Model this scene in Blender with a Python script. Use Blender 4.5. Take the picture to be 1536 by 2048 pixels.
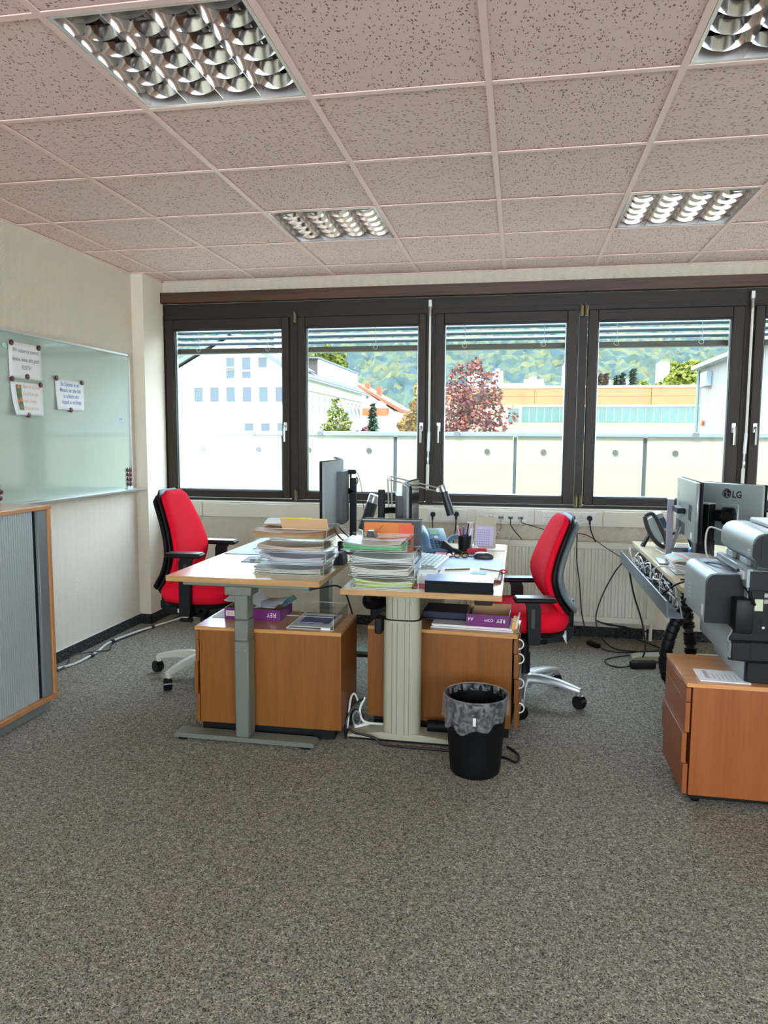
import bpy, bmesh, math, random
from mathutils import Vector, Matrix
random.seed(7)
PI = math.pi
S = bpy.context.scene
C = S.collection
for o in list(bpy.data.objects): bpy.data.objects.remove(o)

# ------------------------------------------------------------------ camera
CAMZ = 1.45
yaw, pit, rol, F = -.181511, -.10177, .0057446, 1463.24
f = Vector((math.sin(yaw)*math.cos(pit), math.cos(yaw)*math.cos(pit), math.sin(pit)))
r = Vector((math.cos(yaw), -math.sin(yaw), 0)); u = r.cross(f)
R_ = r*math.cos(rol)+u*math.sin(rol); U_ = -r*math.sin(rol)+u*math.cos(rol)
cam = bpy.data.cameras.new('camera'); camo = bpy.data.objects.new('camera', cam); C.objects.link(camo)
cam.sensor_fit = 'HORIZONTAL'; cam.sensor_width = 36; cam.lens = F/1536*36
cam.clip_start = .05; cam.clip_end = 3000
m = Matrix((R_, U_, -f)).transposed().to_4x4(); m.translation = Vector((0, 0, CAMZ)); camo.matrix_world = m
S.camera = camo
# ------------------------------------------------------------------ world, sun, exposure
S.view_settings.view_transform = 'Standard'; S.view_settings.look = 'None'
S.view_settings.gamma = 1; S.view_settings.use_curve_mapping = False
S.view_settings.exposure = 1.28
W = bpy.data.worlds.new('sky'); S.world = W; W.use_nodes = True
nt = W.node_tree; nt.nodes.clear()
wo = nt.nodes.new('ShaderNodeOutputWorld'); bg = nt.nodes.new('ShaderNodeBackground')
tc = nt.nodes.new('ShaderNodeTexCoord'); sx = nt.nodes.new('ShaderNodeSeparateXYZ'); cr = nt.nodes.new('ShaderNodeValToRGB')
nt.links.new(tc.outputs['Generated'], sx.inputs[0]); nt.links.new(sx.outputs['Z'], cr.inputs[0])
cr.color_ramp.elements[0].position = 0; cr.color_ramp.elements[0].color = (.70, .85, 1, 1)
cr.color_ramp.elements[1].position = .8; cr.color_ramp.elements[1].color = (.52, .74, 1, 1)
nt.links.new(cr.outputs[0], bg.inputs[0]); bg.inputs[1].default_value = 6.6
nt.links.new(bg.outputs[0], wo.inputs[0])
sun = bpy.data.lights.new('sun', 'SUN'); suno = bpy.data.objects.new('sun', sun); C.objects.link(suno)
sun.energy = 4.5; sun.angle = .02; sun.color = (1, .95, .86)
suno.rotation_euler = Vector((.5, .62, -1.25)).to_track_quat('-Z', 'Y').to_euler()
suno['kind'] = 'structure'

# ------------------------------------------------------------------ materials
def lin(c):
    out = []
    for v in c:
        v = v/255.0
        out.append(v/12.92 if v <= .04045 else ((v+.055)/1.055)**2.4)
    return (*out, 1)
MT = {}
def mat(name, rgb, rough=.5, metal=0, spec=.5, bump=None, var=None, coat=0, emit=0, trans=0, sheen=0, stretch=(1,1,1)):
    if name in MT: return MT[name]
    m = bpy.data.materials.new(name); m.use_nodes = True; n = m.node_tree.nodes; L = m.node_tree.links
    b = n['Principled BSDF']; c = lin(rgb)
    b.inputs['Base Color'].default_value = c; b.inputs['Roughness'].default_value = rough
    b.inputs['Metallic'].default_value = metal; b.inputs['Specular IOR Level'].default_value = spec
    b.inputs['Coat Weight'].default_value = coat; b.inputs['Coat Roughness'].default_value = .05
    if sheen: b.inputs['Sheen Weight'].default_value = sheen
    if trans: b.inputs['Transmission Weight'].default_value = trans
    if emit:
        b.inputs['Emission Color'].default_value = c; b.inputs['Emission Strength'].default_value = emit
    t = None
    if bump or var:
        t = n.new('ShaderNodeTexCoord'); mp = n.new('ShaderNodeMapping'); L.new(t.outputs['Object'], mp.inputs[0])
        mp.inputs['Scale'].default_value = stretch
    if var:
        no = n.new('ShaderNodeTexNoise'); no.inputs['Scale'].default_value = var[0]; no.inputs['Detail'].default_value = 5
        L.new(mp.outputs[0], no.inputs['Vector'])
        rp = n.new('ShaderNodeValToRGB'); a = var[1]
        rp.color_ramp.elements[0].position = .3; rp.color_ramp.elements[1].position = .7
        rp.color_ramp.elements[0].color = (*[x*(1-a) for x in c[:3]], 1)
        rp.color_ramp.elements[1].color = (*[min(1, x*(1+a)) for x in c[:3]], 1)
        L.new(no.outputs['Fac'], rp.inputs[0]); L.new(rp.outputs[0], b.inputs['Base Color'])
    if bump:
        nb = n.new('ShaderNodeTexNoise'); nb.inputs['Scale'].default_value = bump[0]; nb.inputs['Detail'].default_value = 3
        L.new(mp.outputs[0], nb.inputs['Vector'])
        bp = n.new('ShaderNodeBump'); bp.inputs['Strength'].default_value = bump[1]; bp.inputs['Distance'].default_value = .004
        L.new(nb.outputs['Fac'], bp.inputs['Height']); L.new(bp.outputs[0], b.inputs['Normal'])
    MT[name] = m; return m

def glassy(name, tint=(.97, .99, .98), refl=.10, edge=.5, rough=.02):
    if name in MT: return MT[name]
    m = bpy.data.materials.new(name); m.use_nodes = True; n = m.node_tree.nodes; L = m.node_tree.links
    n.clear(); o = n.new('ShaderNodeOutputMaterial'); tr = n.new('ShaderNodeBsdfTransparent'); gl = n.new('ShaderNodeBsdfGlossy')
    tr.inputs[0].default_value = (*tint, 1); gl.inputs['Roughness'].default_value = rough; gl.inputs['Color'].default_value = (1, 1, 1, 1)
    lw = n.new('ShaderNodeLayerWeight'); lw.inputs[0].default_value = .25
    mr = n.new('ShaderNodeMapRange'); mr.inputs[3].default_value = refl*.35; mr.inputs[4].default_value = refl+edge
    L.new(lw.outputs['Facing'], mr.inputs[0])
    pw = n.new('ShaderNodeMath'); pw.operation = 'POWER'; pw.inputs[1].default_value = 2.2
    L.new(lw.outputs['Facing'], pw.inputs[0]); L.new(pw.outputs[0], mr.inputs[0])
    mx = n.new('ShaderNodeMixShader'); L.new(mr.outputs[0], mx.inputs[0]); L.new(tr.outputs[0], mx.inputs[1]); L.new(gl.outputs[0], mx.inputs[2])
    L.new(mx.outputs[0], o.inputs[0]); MT[name] = m; return m

def wood(name, a, b_, rough=.35, axis='x', scale=1.0, spec=.5, coat=0):
    if name in MT: return MT[name]
    m = bpy.data.materials.new(name); m.use_nodes = True; n = m.node_tree.nodes; L = m.node_tree.links
    b = n['Principled BSDF']; b.inputs['Roughness'].default_value = rough; b.inputs['Specular IOR Level'].default_value = spec
    b.inputs['Coat Weight'].default_value = coat
    t = n.new('ShaderNodeTexCoord'); mp = n.new('ShaderNodeMapping'); L.new(t.outputs['Object'], mp.inputs[0])
    sc = {'x': (1.2, 28, 28), 'y': (28, 1.2, 28), 'z': (28, 28, 1.2)}[axis]
    mp.inputs['Scale'].default_value = [s*scale for s in sc]
    no = n.new('ShaderNodeTexNoise'); no.inputs['Scale'].default_value = 1.0; no.inputs['Detail'].default_value = 8; no.inputs['Roughness'].default_value = .65
    L.new(mp.outputs[0], no.inputs['Vector'])
    rp = n.new('ShaderNodeValToRGB'); e = rp.color_ramp.elements
    e[0].position = .32; e[1].position = .68; e[0].color = lin(a); e[1].color = lin(b_)
    L.new(no.outputs['Fac'], rp.inputs[0])
    n2 = n.new('ShaderNodeTexNoise'); n2.inputs['Scale'].default_value = 7; n2.inputs['Detail'].default_value = 4; L.new(mp.outputs[0], n2.inputs['Vector'])
    mx = n.new('ShaderNodeMix'); mx.data_type = 'RGBA'; mx.blend_type = 'MULTIPLY'
    rp2 = n.new('ShaderNodeValToRGB'); rp2.color_ramp.elements[0].position = .35; rp2.color_ramp.elements[0].color = (.86, .84, .8, 1); rp2.color_ramp.elements[1].position = .55
    L.new(n2.outputs['Fac'], rp2.inputs[0]); mx.inputs[0].default_value = 1
    L.new(rp.outputs[0], mx.inputs[6]); L.new(rp2.outputs[0], mx.inputs[7]); L.new(mx.outputs[2], b.inputs['Base Color'])
    MT[name] = m; return m

def carpet(name, cols, scale=260):
    m = bpy.data.materials.new(name); m.use_nodes = True; n = m.node_tree.nodes; L = m.node_tree.links
    b = n['Principled BSDF']; b.inputs['Roughness'].default_value = .95; b.inputs['Specular IOR Level'].default_value = .15
    t = n.new('ShaderNodeTexCoord')
    wn = n.new('ShaderNodeTexNoise'); wn.inputs['Scale'].default_value = 120; L.new(t.outputs['Object'], wn.inputs['Vector'])
    ad = n.new('ShaderNodeMix'); ad.data_type = 'VECTOR'; ad.inputs[0].default_value = .012
    L.new(t.outputs['Object'], ad.inputs[4]); L.new(wn.outputs['Color'], ad.inputs[5])
    v = n.new('ShaderNodeTexVoronoi'); v.inputs['Scale'].default_value = scale; L.new(ad.outputs[1], v.inputs['Vector'])
    sp = n.new('ShaderNodeSeparateColor'); L.new(v.outputs['Color'], sp.inputs[0])
    rp = n.new('ShaderNodeValToRGB'); rp.color_ramp.interpolation = 'CONSTANT'
    e = rp.color_ramp.elements
    while len(e) < len(cols): e.new(.5)
    for i, (p, c) in enumerate(cols): e[i].position = p; e[i].color = lin(c)
    L.new(sp.outputs[0], rp.inputs[0])
    big = n.new('ShaderNodeTexNoise'); big.inputs['Scale'].default_value = 45; big.inputs['Detail'].default_value = 3; L.new(t.outputs['Object'], big.inputs['Vector'])
    br = n.new('ShaderNodeMapRange'); br.inputs[1].default_value = .3; br.inputs[2].default_value = .7; br.inputs[3].default_value = .78; br.inputs[4].default_value = 1.2
    L.new(big.outputs['Fac'], br.inputs[0])
    ml = n.new('ShaderNodeVectorMath'); ml.operation = 'SCALE'; L.new(rp.outputs[0], ml.inputs[0]); L.new(br.outputs[0], ml.inputs['Scale'])
    L.new(ml.outputs[0], b.inputs['Base Color'])
    bp = n.new('ShaderNodeBump'); bp.inputs['Strength'].default_value = .8; bp.inputs['Distance'].default_value = .004; bp.invert = True
    L.new(v.outputs['Distance'], bp.inputs['Height']); L.new(bp.outputs[0], b.inputs['Normal'])
    return m

def tile_mat():
    m = bpy.data.materials.new('mineral_fibre_tile'); m.use_nodes = True; n = m.node_tree.nodes; L = m.node_tree.links
    b = n['Principled BSDF']; b.inputs['Roughness'].default_value = .9; b.inputs['Specular IOR Level'].default_value = .2
    t = n.new('ShaderNodeTexCoord'); oi = n.new('ShaderNodeObjectInfo')
    sc = n.new('ShaderNodeMath'); sc.operation = 'MULTIPLY'; sc.inputs[1].default_value = 37; L.new(oi.outputs['Random'], sc.inputs[0])
    add = n.new('ShaderNodeVectorMath'); add.operation = 'ADD'; L.new(t.outputs['Object'], add.inputs[0]); L.new(sc.outputs[0], add.inputs[1])
    rn = n.new('ShaderNodeMath'); rn.operation = 'GREATER_THAN'; rn.inputs[1].default_value = .5; L.new(oi.outputs['Random'], rn.inputs[0])
    ra = n.new('ShaderNodeMath'); ra.operation = 'MULTIPLY'; ra.inputs[1].default_value = PI/2; L.new(rn.outputs[0], ra.inputs[0])
    vr = n.new('ShaderNodeVectorRotate'); vr.rotation_type = 'Z_AXIS'; L.new(add.outputs[0], vr.inputs['Vector']); L.new(ra.outputs[0], vr.inputs['Angle'])
    wn = n.new('ShaderNodeTexNoise'); wn.inputs['Scale'].default_value = 22; wn.inputs['Detail'].default_value = 2; L.new(vr.outputs[0], wn.inputs['Vector'])
    mxv = n.new('ShaderNodeMix'); mxv.data_type = 'VECTOR'; mxv.inputs[0].default_value = .035
    L.new(vr.outputs[0], mxv.inputs[4]); L.new(wn.outputs['Color'], mxv.inputs[5])
    mp = n.new('ShaderNodeMapping'); mp.inputs['Scale'].default_value = (62, 150, 40); L.new(mxv.outputs[1], mp.inputs[0])
    v = n.new('ShaderNodeTexVoronoi'); v.inputs['Scale'].default_value = 1; L.new(mp.outputs[0], v.inputs['Vector'])
    sp = n.new('ShaderNodeSeparateColor'); L.new(v.outputs['Color'], sp.inputs[0])
    th = n.new('ShaderNodeMath'); th.operation = 'MULTIPLY'; th.inputs[1].default_value = .42; L.new(sp.outputs[0], th.inputs[0])
    lt = n.new('ShaderNodeMath'); lt.operation = 'LESS_THAN'; L.new(v.outputs['Distance'], lt.inputs[0]); L.new(th.outputs[0], lt.inputs[1])
    fine = n.new('ShaderNodeTexNoise'); fine.inputs['Scale'].default_value = 300; L.new(vr.outputs[0], fine.inputs['Vector'])
    base = n.new('ShaderNodeValToRGB'); base.color_ramp.elements[0].color = lin((236, 204, 192)); base.color_ramp.elements[1].color = lin((248, 222, 212))
    L.new(fine.outputs['Fac'], base.inputs[0])
    mx = n.new('ShaderNodeMix'); mx.data_type = 'RGBA'; L.new(lt.outputs[0], mx.inputs[0]); L.new(base.outputs[0], mx.inputs[6]); mx.inputs[7].default_value = lin((150, 120, 106))
    L.new(mx.outputs[2], b.inputs['Base Color'])
    iv = n.new('ShaderNodeMath'); iv.operation = 'SUBTRACT'; iv.inputs[0].default_value = 1; L.new(lt.outputs[0], iv.inputs[1])
    bp = n.new('ShaderNodeBump'); bp.inputs['Strength'].default_value = .5; bp.inputs['Distance'].default_value = .003
    L.new(iv.outputs[0], bp.inputs['Height']); L.new(bp.outputs[0], b.inputs['Normal'])
    return m

def wallpaper(name, rgb):
    m = bpy.data.materials.new(name); m.use_nodes = True; n = m.node_tree.nodes; L = m.node_tree.links
    b = n['Principled BSDF']; b.inputs['Roughness'].default_value = .8; b.inputs['Base Color'].default_value = lin(rgb); b.inputs['Specular IOR Level'].default_value = .25
    t = n.new('ShaderNodeTexCoord')
    s = n.new('ShaderNodeSeparateXYZ'); L.new(t.outputs['Object'], s.inputs[0])
    h = n.new('ShaderNodeMath'); h.operation = 'ADD'; L.new(s.outputs['X'], h.inputs[0]); L.new(s.outputs['Y'], h.inputs[1])
    pp = n.new('ShaderNodeMath'); pp.operation = 'PINGPONG'; pp.inputs[1].default_value = .035; L.new(h.outputs[0], pp.inputs[0])
    a = n.new('ShaderNodeMath'); a.operation = 'ADD'; L.new(pp.outputs[0], a.inputs[0]); L.new(s.outputs['Z'], a.inputs[1])
    fm = n.new('ShaderNodeMath'); fm.operation = 'PINGPONG'; fm.inputs[1].default_value = .006; L.new(a.outputs[0], fm.inputs[0])
    mu = n.new('ShaderNodeMath'); mu.operation = 'MULTIPLY'; mu.inputs[1].default_value = 160; L.new(fm.outputs[0], mu.inputs[0])
    bp = n.new('ShaderNodeBump'); bp.inputs['Strength'].default_value = .9; bp.inputs['Distance'].default_value = .003
    L.new(mu.outputs[0], bp.inputs['Height']); L.new(bp.outputs[0], b.inputs['Normal'])
    return m

def forest_mat(name, cols, scale, haze):
    m = bpy.data.materials.new(name); m.use_nodes = True; n = m.node_tree.nodes; L = m.node_tree.links
    b = n['Principled BSDF']; b.inputs['Roughness'].default_value = .95; b.inputs['Specular IOR Level'].default_value = .1
    t = n.new('ShaderNodeTexCoord')
    v = n.new('ShaderNodeTexVoronoi'); v.inputs['Scale'].default_value = scale; L.new(t.outputs['Object'], v.inputs['Vector'])
    no = n.new('ShaderNodeTexNoise'); no.inputs['Scale'].default_value = scale*.09; no.inputs['Detail'].default_value = 4; L.new(t.outputs['Object'], no.inputs['Vector'])
    sp = n.new('ShaderNodeSeparateColor'); L.new(v.outputs['Color'], sp.inputs[0])
    mx = n.new('ShaderNodeMix'); mx.data_type = 'FLOAT'; mx.inputs[0].default_value = .72; L.new(sp.outputs[0], mx.inputs[2]); L.new(no.outputs['Fac'], mx.inputs[3])
    rp = n.new('ShaderNodeValToRGB'); e = rp.color_ramp.elements
    while len(e) < len(cols): e.new(.5)
    for i, (p, c) in enumerate(cols): e[i].position = p; e[i].color = lin(c)
    L.new(mx.outputs[0], rp.inputs[0]); L.new(rp.outputs[0], b.inputs['Base Color'])
    return m

# ------------------------------------------------------------------ mesh builder
class MB:
    def __init__(s): s.bm = bmesh.new()
    def _tf(s, vs, M):
        if M is not None: bmesh.ops.transform(s.bm, matrix=M, verts=vs)
    def box(s, x0, x1, y0, y1, z0, z1, bev=0, M=None, seg=1):
        g = bmesh.ops.create_cube(s.bm, size=1); vs = g['verts']
        for v in vs:
            v.co = Vector(((x0+x1)/2+v.co.x*(x1-x0), (y0+y1)/2+v.co.y*(y1-y0), (z0+z1)/2+v.co.z*(z1-z0)))
        if bev:
            es = list({e for v in vs for e in v.link_edges})
            rr = bmesh.ops.bevel(s.bm, geom=es, offset=bev, segments=seg, affect='EDGES', profile=.5)
            vs = list({v for f_ in rr['faces'] for v in f_.verts} | {v for v in vs if v.is_valid})
            fs = set()
            for v in vs: fs.update(v.link_faces)
            vs = list({v for f_ in fs for v in f_.verts})
        s._tf(vs, M); return s
    def prism(s, pts, axis, a, b, M=None):
        """closed 2D outline; axis 'y': pts are (x,z); 'x': (y,z); 'z': (x,y)"""
        def P(p, t): return {'y': (p[0], t, p[1]), 'x': (t, p[0], p[1]), 'z': (p[0], p[1], t)}[axis]
        A = [s.bm.verts.new(P(p, a)) for p in pts]; B = [s.bm.verts.new(P(p, b)) for p in pts]; k = len(pts)
        s.bm.faces.new(A); s.bm.faces.new(B[::-1])
        for i in range(k): s.bm.faces.new((A[i], B[i], B[(i+1) % k], A[(i+1) % k]))
        s._tf(A+B, M); return s
    def rings(s, rs, cap=True, M=None):
        V = [[s.bm.verts.new(p) for p in rr] for rr in rs]; k = len(rs[0])
        for a, b in zip(V, V[1:]):
            for i in range(k): s.bm.faces.new((a[i], a[(i+1) % k], b[(i+1) % k], b[i]))
        if cap:
            s.bm.faces.new(V[0][::-1]); s.bm.faces.new(V[-1])
        s._tf([v for a in V for v in a], M); return s
    def cyl(s, p0, p1, r0, r1=None, n=16, cap=True):
        r1 = r0 if r1 is None else r1
        p0 = Vector(p0); p1 = Vector(p1); q = (p1-p0).to_track_quat('Z', 'Y')
        rs = []
        for p, r_ in ((p0, r0), (p1, r1)):
            rs.append([p+q@Vector((r_*math.cos(2*PI*i/n), r_*math.sin(2*PI*i/n), 0)) for i in range(n)])
        return s.rings(rs, cap)
    def lathe(s, prof, c=(0, 0, 0), n=24, cap=False, M=None):
        rs = [[Vector((c[0]+r_*math.cos(2*PI*i/n), c[1]+r_*math.sin(2*PI*i/n), c[2]+z)) for i in range(n)] for r_, z in prof]
        return s.rings(rs, cap, M)
    def tube(s, pts, rad, n=6, sub=5, closed=False):
        P = [Vector(p) for p in pts]
        if sub > 1 and len(P) > 2:
            Q = []
            for i in range(len(P)-1):
                a = P[max(i-1, 0)]; b = P[i]; c = P[i+1]; d = P[min(i+2, len(P)-1)]
                for k in range(sub):
                    t = k/sub
                    Q.append(.5*((2*b)+(-a+c)*t+(2*a-5*b+4*c-d)*t*t+(-a+3*b-3*c+d)*t**3))
            Q.append(P[-1]); P = Q
        rs = []; up = Vector((0, 0, 1)); prev = None
        for i, p in enumerate(P):
            d = (P[min(i+1, len(P)-1)]-P[max(i-1, 0)]).normalized()
            if prev is None:
                x = d.cross(up)
                if x.length < .05: x = d.cross(Vector((1, 0, 0)))
            else: x = prev-d*prev.dot(d)
            x.normalize(); prev = x; y = d.cross(x)
            rs.append([p+rad*(math.cos(2*PI*k/n)*x+math.sin(2*PI*k/n)*y) for k in range(n)])
        return s.rings(rs, True)
    def quad(s, *ps):
        s.bm.faces.new([s.bm.verts.new(p) for p in ps]); return s
    def grid(s, fn, nu, nv, thick=0):
        V = [[s.bm.verts.new(fn(i/nu, j/nv)) for j in range(nv+1)] for i in range(nu+1)]
        for i in range(nu):
            for j in range(nv): s.bm.faces.new((V[i][j], V[i+1][j], V[i+1][j+1], V[i][j+1]))
        if thick:
            W_ = [[s.bm.verts.new(v.co-Vector((0, 0, thick))) for v in row] for row in V]
            for i in range(nu):
                for j in range(nv): s.bm.faces.new((W_[i][j+1], W_[i+1][j+1], W_[i+1][j], W_[i][j]))
            for i in range(nu):
                s.bm.faces.new((V[i][0], W_[i][0], W_[i+1][0], V[i+1][0])); s.bm.faces.new((V[i+1][nv], W_[i+1][nv], W_[i][nv], V[i][nv]))
            for j in range(nv):
                s.bm.faces.new((V[0][j+1], W_[0][j+1], W_[0][j], V[0][j])); s.bm.faces.new((V[nu][j], W_[nu][j], W_[nu][j+1], V[nu][j+1]))
        return s
    def mesh(s, name, ang=38):
        bmesh.ops.recalc_face_normals(s.bm, faces=s.bm.faces)
        me = bpy.data.meshes.new(name); s.bm.to_mesh(me); s.bm.free()
        for p in me.polygons: p.use_smooth = True
        me.set_sharp_from_angle(angle=math.radians(ang))
        return me

def obj(name, mb, m_, parent=None, loc=None, rot=None, ang=38):
    me = mb if isinstance(mb, bpy.types.Mesh) else mb.mesh(name, ang)
    if m_ is not None and not me.materials: me.materials.append(m_)
    o = bpy.data.objects.new(name, me); C.objects.link(o)
    if parent is not None: o.parent = parent
    if loc is not None: o.location = loc
    if rot is not None: o.rotation_euler = rot
    return o
def tag(o, label, cat, group=None):
    o['label'] = label; o['category'] = cat
    if group: o['group'] = group
    return o
def thing(name, label, cat, loc=(0, 0, 0), rz=0, group=None, rot=None):
    o = bpy.data.objects.new(name, None); C.objects.link(o); o.location = loc
    o.rotation_euler = rot if rot else (0, 0, rz); o.empty_display_size = .05
    return tag(o, label, cat, group)
def solo(name, mb, m_, label, cat, group=None, loc=None, rot=None):
    return tag(obj(name, mb, m_, None, loc, rot), label, cat, group)
def struct(name, mb, m_, parent=None):
    o = obj(name, mb, m_, parent)
    if parent is None: o['kind'] = 'structure'
    return o
def text(name, body, size, m_, parent, M, align='LEFT', sx=1.0, shear=0, off=0):
    cu = bpy.data.curves.new(name, 'FONT'); cu.body = body; cu.size = size; cu.align_x = align; cu.shear = shear
    cu.space_line = 1.15; cu.offset = off; cu.resolution_u = 3
    t = bpy.data.objects.new(name, cu); C.objects.link(t)
    dg = bpy.context.evaluated_depsgraph_get(); me = bpy.data.meshes.new_from_object(t.evaluated_get(dg))
    bpy.data.objects.remove(t)
    me.transform(M @ Matrix.Diagonal((sx, 1, 1, 1))); me.materials.clear(); me.materials.append(m_)
    o = bpy.data.objects.new(name, me); C.objects.link(o); o.parent = parent
    return o
def copy_tree(o, parent=None):
    c = o.copy(); C.objects.link(c)
    if parent is not None: c.parent = parent
    for ch in list(o.children): copy_tree(ch, c)
    return c
def frame(ax, ay, org):
    ax = Vector(ax).normalized(); ay = Vector(ay).normalized(); az = ax.cross(ay)
    m = Matrix((ax, ay, az)).transposed().to_4x4(); m.translation = Vector(org); return m
B = lambda *a, **k: MB().box(*a, **k)

# materials used
M_wall = wallpaper('textured_wallpaper', (232, 219, 197))
M_plain = mat('wall_paint', (232, 219, 197), .8, bump=(90, .15))
M_tile = tile_mat()
M_grid = mat('grid_paint', (252, 218, 206), .45)
M_carpet = carpet('carpet_grey_fleck', [(0, (76, 70, 60)), (.12, (120, 112, 98)), (.42, (148, 140, 124)), (.62, (168, 158, 138)), (.8, (142, 146, 140)), (.9, (196, 188, 168))])
M_skirt = carpet('carpet_skirting', [(0, (34, 34, 32)), (.35, (62, 62, 60)), (.6, (86, 88, 86)), (.85, (44, 44, 44))], 230)
M_frame = wood('dark_stained_window_wood', (40, 31, 22), (57, 44, 32), .5, 'z', .8, spec=.35)
M_frameh = wood('dark_stained_head_wood', (38, 29, 21), (54, 41, 30), .5, 'x', .8, spec=.35)
M_board = wood('walnut_board', (52, 32, 19), (98, 62, 36), .45, 'x', 1.0)
M_gasket = mat('black_gasket', (14, 13, 12), .5)
M_glass = glassy('window_glass', (.97, .985, .975), .006, .5)
M_spacer = mat('aluminium_spacer', (190, 190, 186), .3, metal=1)
M_acryl = glassy('clear_acrylic', (.95, .965, .955), .12, .6)
M_acedge = mat('acrylic_edge', (205, 215, 210), .15, spec=.6)
M_alu = mat('brushed_aluminium', (196, 196, 192), .32, metal=1)
M_alu2 = mat('pale_aluminium_paint', (206, 206, 200), .35, metal=.5)
M_chrome = mat('mirror_louvre', (205, 200, 200), .09, metal=1)
M_steel = mat('steel', (170, 168, 160), .28, metal=1)
M_brass = mat('brass_hinge', (128, 116, 84), .45, metal=1)
M_wplast = mat('white_plastic', (228, 225, 214), .4)
M_cream = mat('cream_trunking', (224, 217, 198), .45)
M_rad = mat('radiator_enamel', (226, 221, 203), .35)
M_black = mat('black_plastic', (9, 9, 9), .5, spec=.3)
M_blackg = mat('black_gloss', (10, 10, 11), .12)
M_blackm = mat('black_matt', (9, 9, 9), .6, spec=.2)
M_dark = mat('dark_grey_plastic', (48, 50, 52), .45)
M_red = mat('red_fabric', (228, 20, 46), .9, spec=.12, bump=(900, .25), var=(700, .10))
M_greyfab = mat('grey_shell', (98, 106, 106), .6)
M_legalu = mat('chair_base_aluminium', (186, 188, 186), .3, metal=.8)
M_deskw = wood('desk_maple', (206, 172, 120), (222, 190, 140), .22, 'y', .5, spec=.55, coat=.3)
M_deske = wood('desk_maple_edge', (182, 138, 84), (196, 152, 98), .4, 'x', .6)
M_desk3 = wood('desk_pale_maple', (214, 190, 148), (228, 206, 166), .25, 'y', .5, coat=.2)
M_beech = wood('beech_side_shaded', (124, 72, 18), (140, 84, 26), .4, 'z', .45)  # same beech as the top, backlit shade put into the colour
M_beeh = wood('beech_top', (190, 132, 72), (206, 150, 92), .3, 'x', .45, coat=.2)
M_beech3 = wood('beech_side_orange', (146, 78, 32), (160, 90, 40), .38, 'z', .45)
M_leg = mat('grey_green_steel', (116, 122, 108), .4, metal=.25)
M_legw = mat('cream_grey_column', (168, 163, 138), .42)
M_paper = mat('white_paper', (236, 236, 234), .75)
M_paper2 = mat('off_white_paper', (224, 216, 206), .75)
M_bluep = mat('pale_blue_pad', (176, 196, 226), .6, var=(6, .12))
M_tint = mat('tinted_paper_brown', (196, 154, 112), .7)
M_manila = mat('manila_folder', (226, 204, 160), .65)
M_purple = mat('purple_carton', (108, 26, 98), .45)
M_kraft = mat('brown_carton_inside', (160, 120, 80), .7)
M_white = mat('white_print', (240, 238, 240), .5)
M_ink = mat('black_ink', (26, 26, 28), .6)
M_inkb = mat('blue_ink', (70, 110, 176), .6)
M_inko = mat('orange_ink', (224, 150, 56), .6)
M_cable = mat('black_cable', (15, 15, 16), .45)
M_cablew = mat('white_cable', (216, 216, 208), .4)
M_cableg = mat('grey_cable', (128, 130, 128), .45)
M_mag = mat('dark_red_magnet', (86, 32, 40), .3)
M_silverp = mat('silver_grey_plastic', (158, 168, 166), .32, metal=.3)
M_slate = mat('slate_grey_plastic', (96, 106, 110), .4)
M_printd = mat('charcoal_plastic', (17, 18, 19), .5, spec=.3, bump=(400, .1))

# ================================================================== ROOM
XL, XR, YB, YW, ZC = -2.87, 5.2, -3.6, 5.46, 2.645
ZS = 2.80
struct('floor', B(XL-.1, XR+.1, YB-.1, YW+.3, -.12, 0), M_carpet)
struct('wall_left', B(XL-.15, XL, YB, YW+.12, 0, ZS), M_wall)
struct('trim_4', B(XL, -2.775, 5.148, YW, 0, ZC+.1), M_plain)                    # pilaster in the corner
struct('wall_right', B(XR, XR+.15, YB, YW+.12, 0, ZS), M_plain)
rw = MB(); rw.box(XL-.15, XR+.15, YB-.15, YB, 0, .95); rw.box(XL-.15, XR+.15, YB-.15, YB, 2.50, ZS); rw.box(XL-.15, -2.3, YB-.15, YB, .95, 2.50); rw.box(4.7, XR+.15, YB-.15, YB, .95, 2.50)
for k in range(1, 6): rw.box(-2.3+7.0*k/6-.05, -2.3+7.0*k/6+.05, YB-.12, YB-.04, .95, 2.50)
struct('wall_rear', rw, M_plain)                                                  # openings added in the unseen rear wall to let in fill daylight
wb = MB(); wb.box(XL, XR, YW, YW+.30, 0, .945); wb.box(XL, XR, YW, YW+.30, 2.556, ZS); wb.box(XL, -2.80, YW, YW+.30, .945, 2.556)
struct('wall_front', wb, M_wall)
# skirting of carpet strips
struct('baseboard_left', B(XL, XL+.008, YB, 5.148, 0, .075), M_skirt)
sk = MB(); sk.box(-2.775, XR, YW-.008, YW, 0, .075); sk.box(-2.775, -2.767, 5.14, YW, 0, .075); sk.box(XL, -2.767, 5.14, 5.148, 0, .075)
struct('baseboard_front', sk, M_skirt)
struct('trim_3', B(XL, XL+.006, YB, 5.148, .075, .083), M_wplast)

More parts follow.
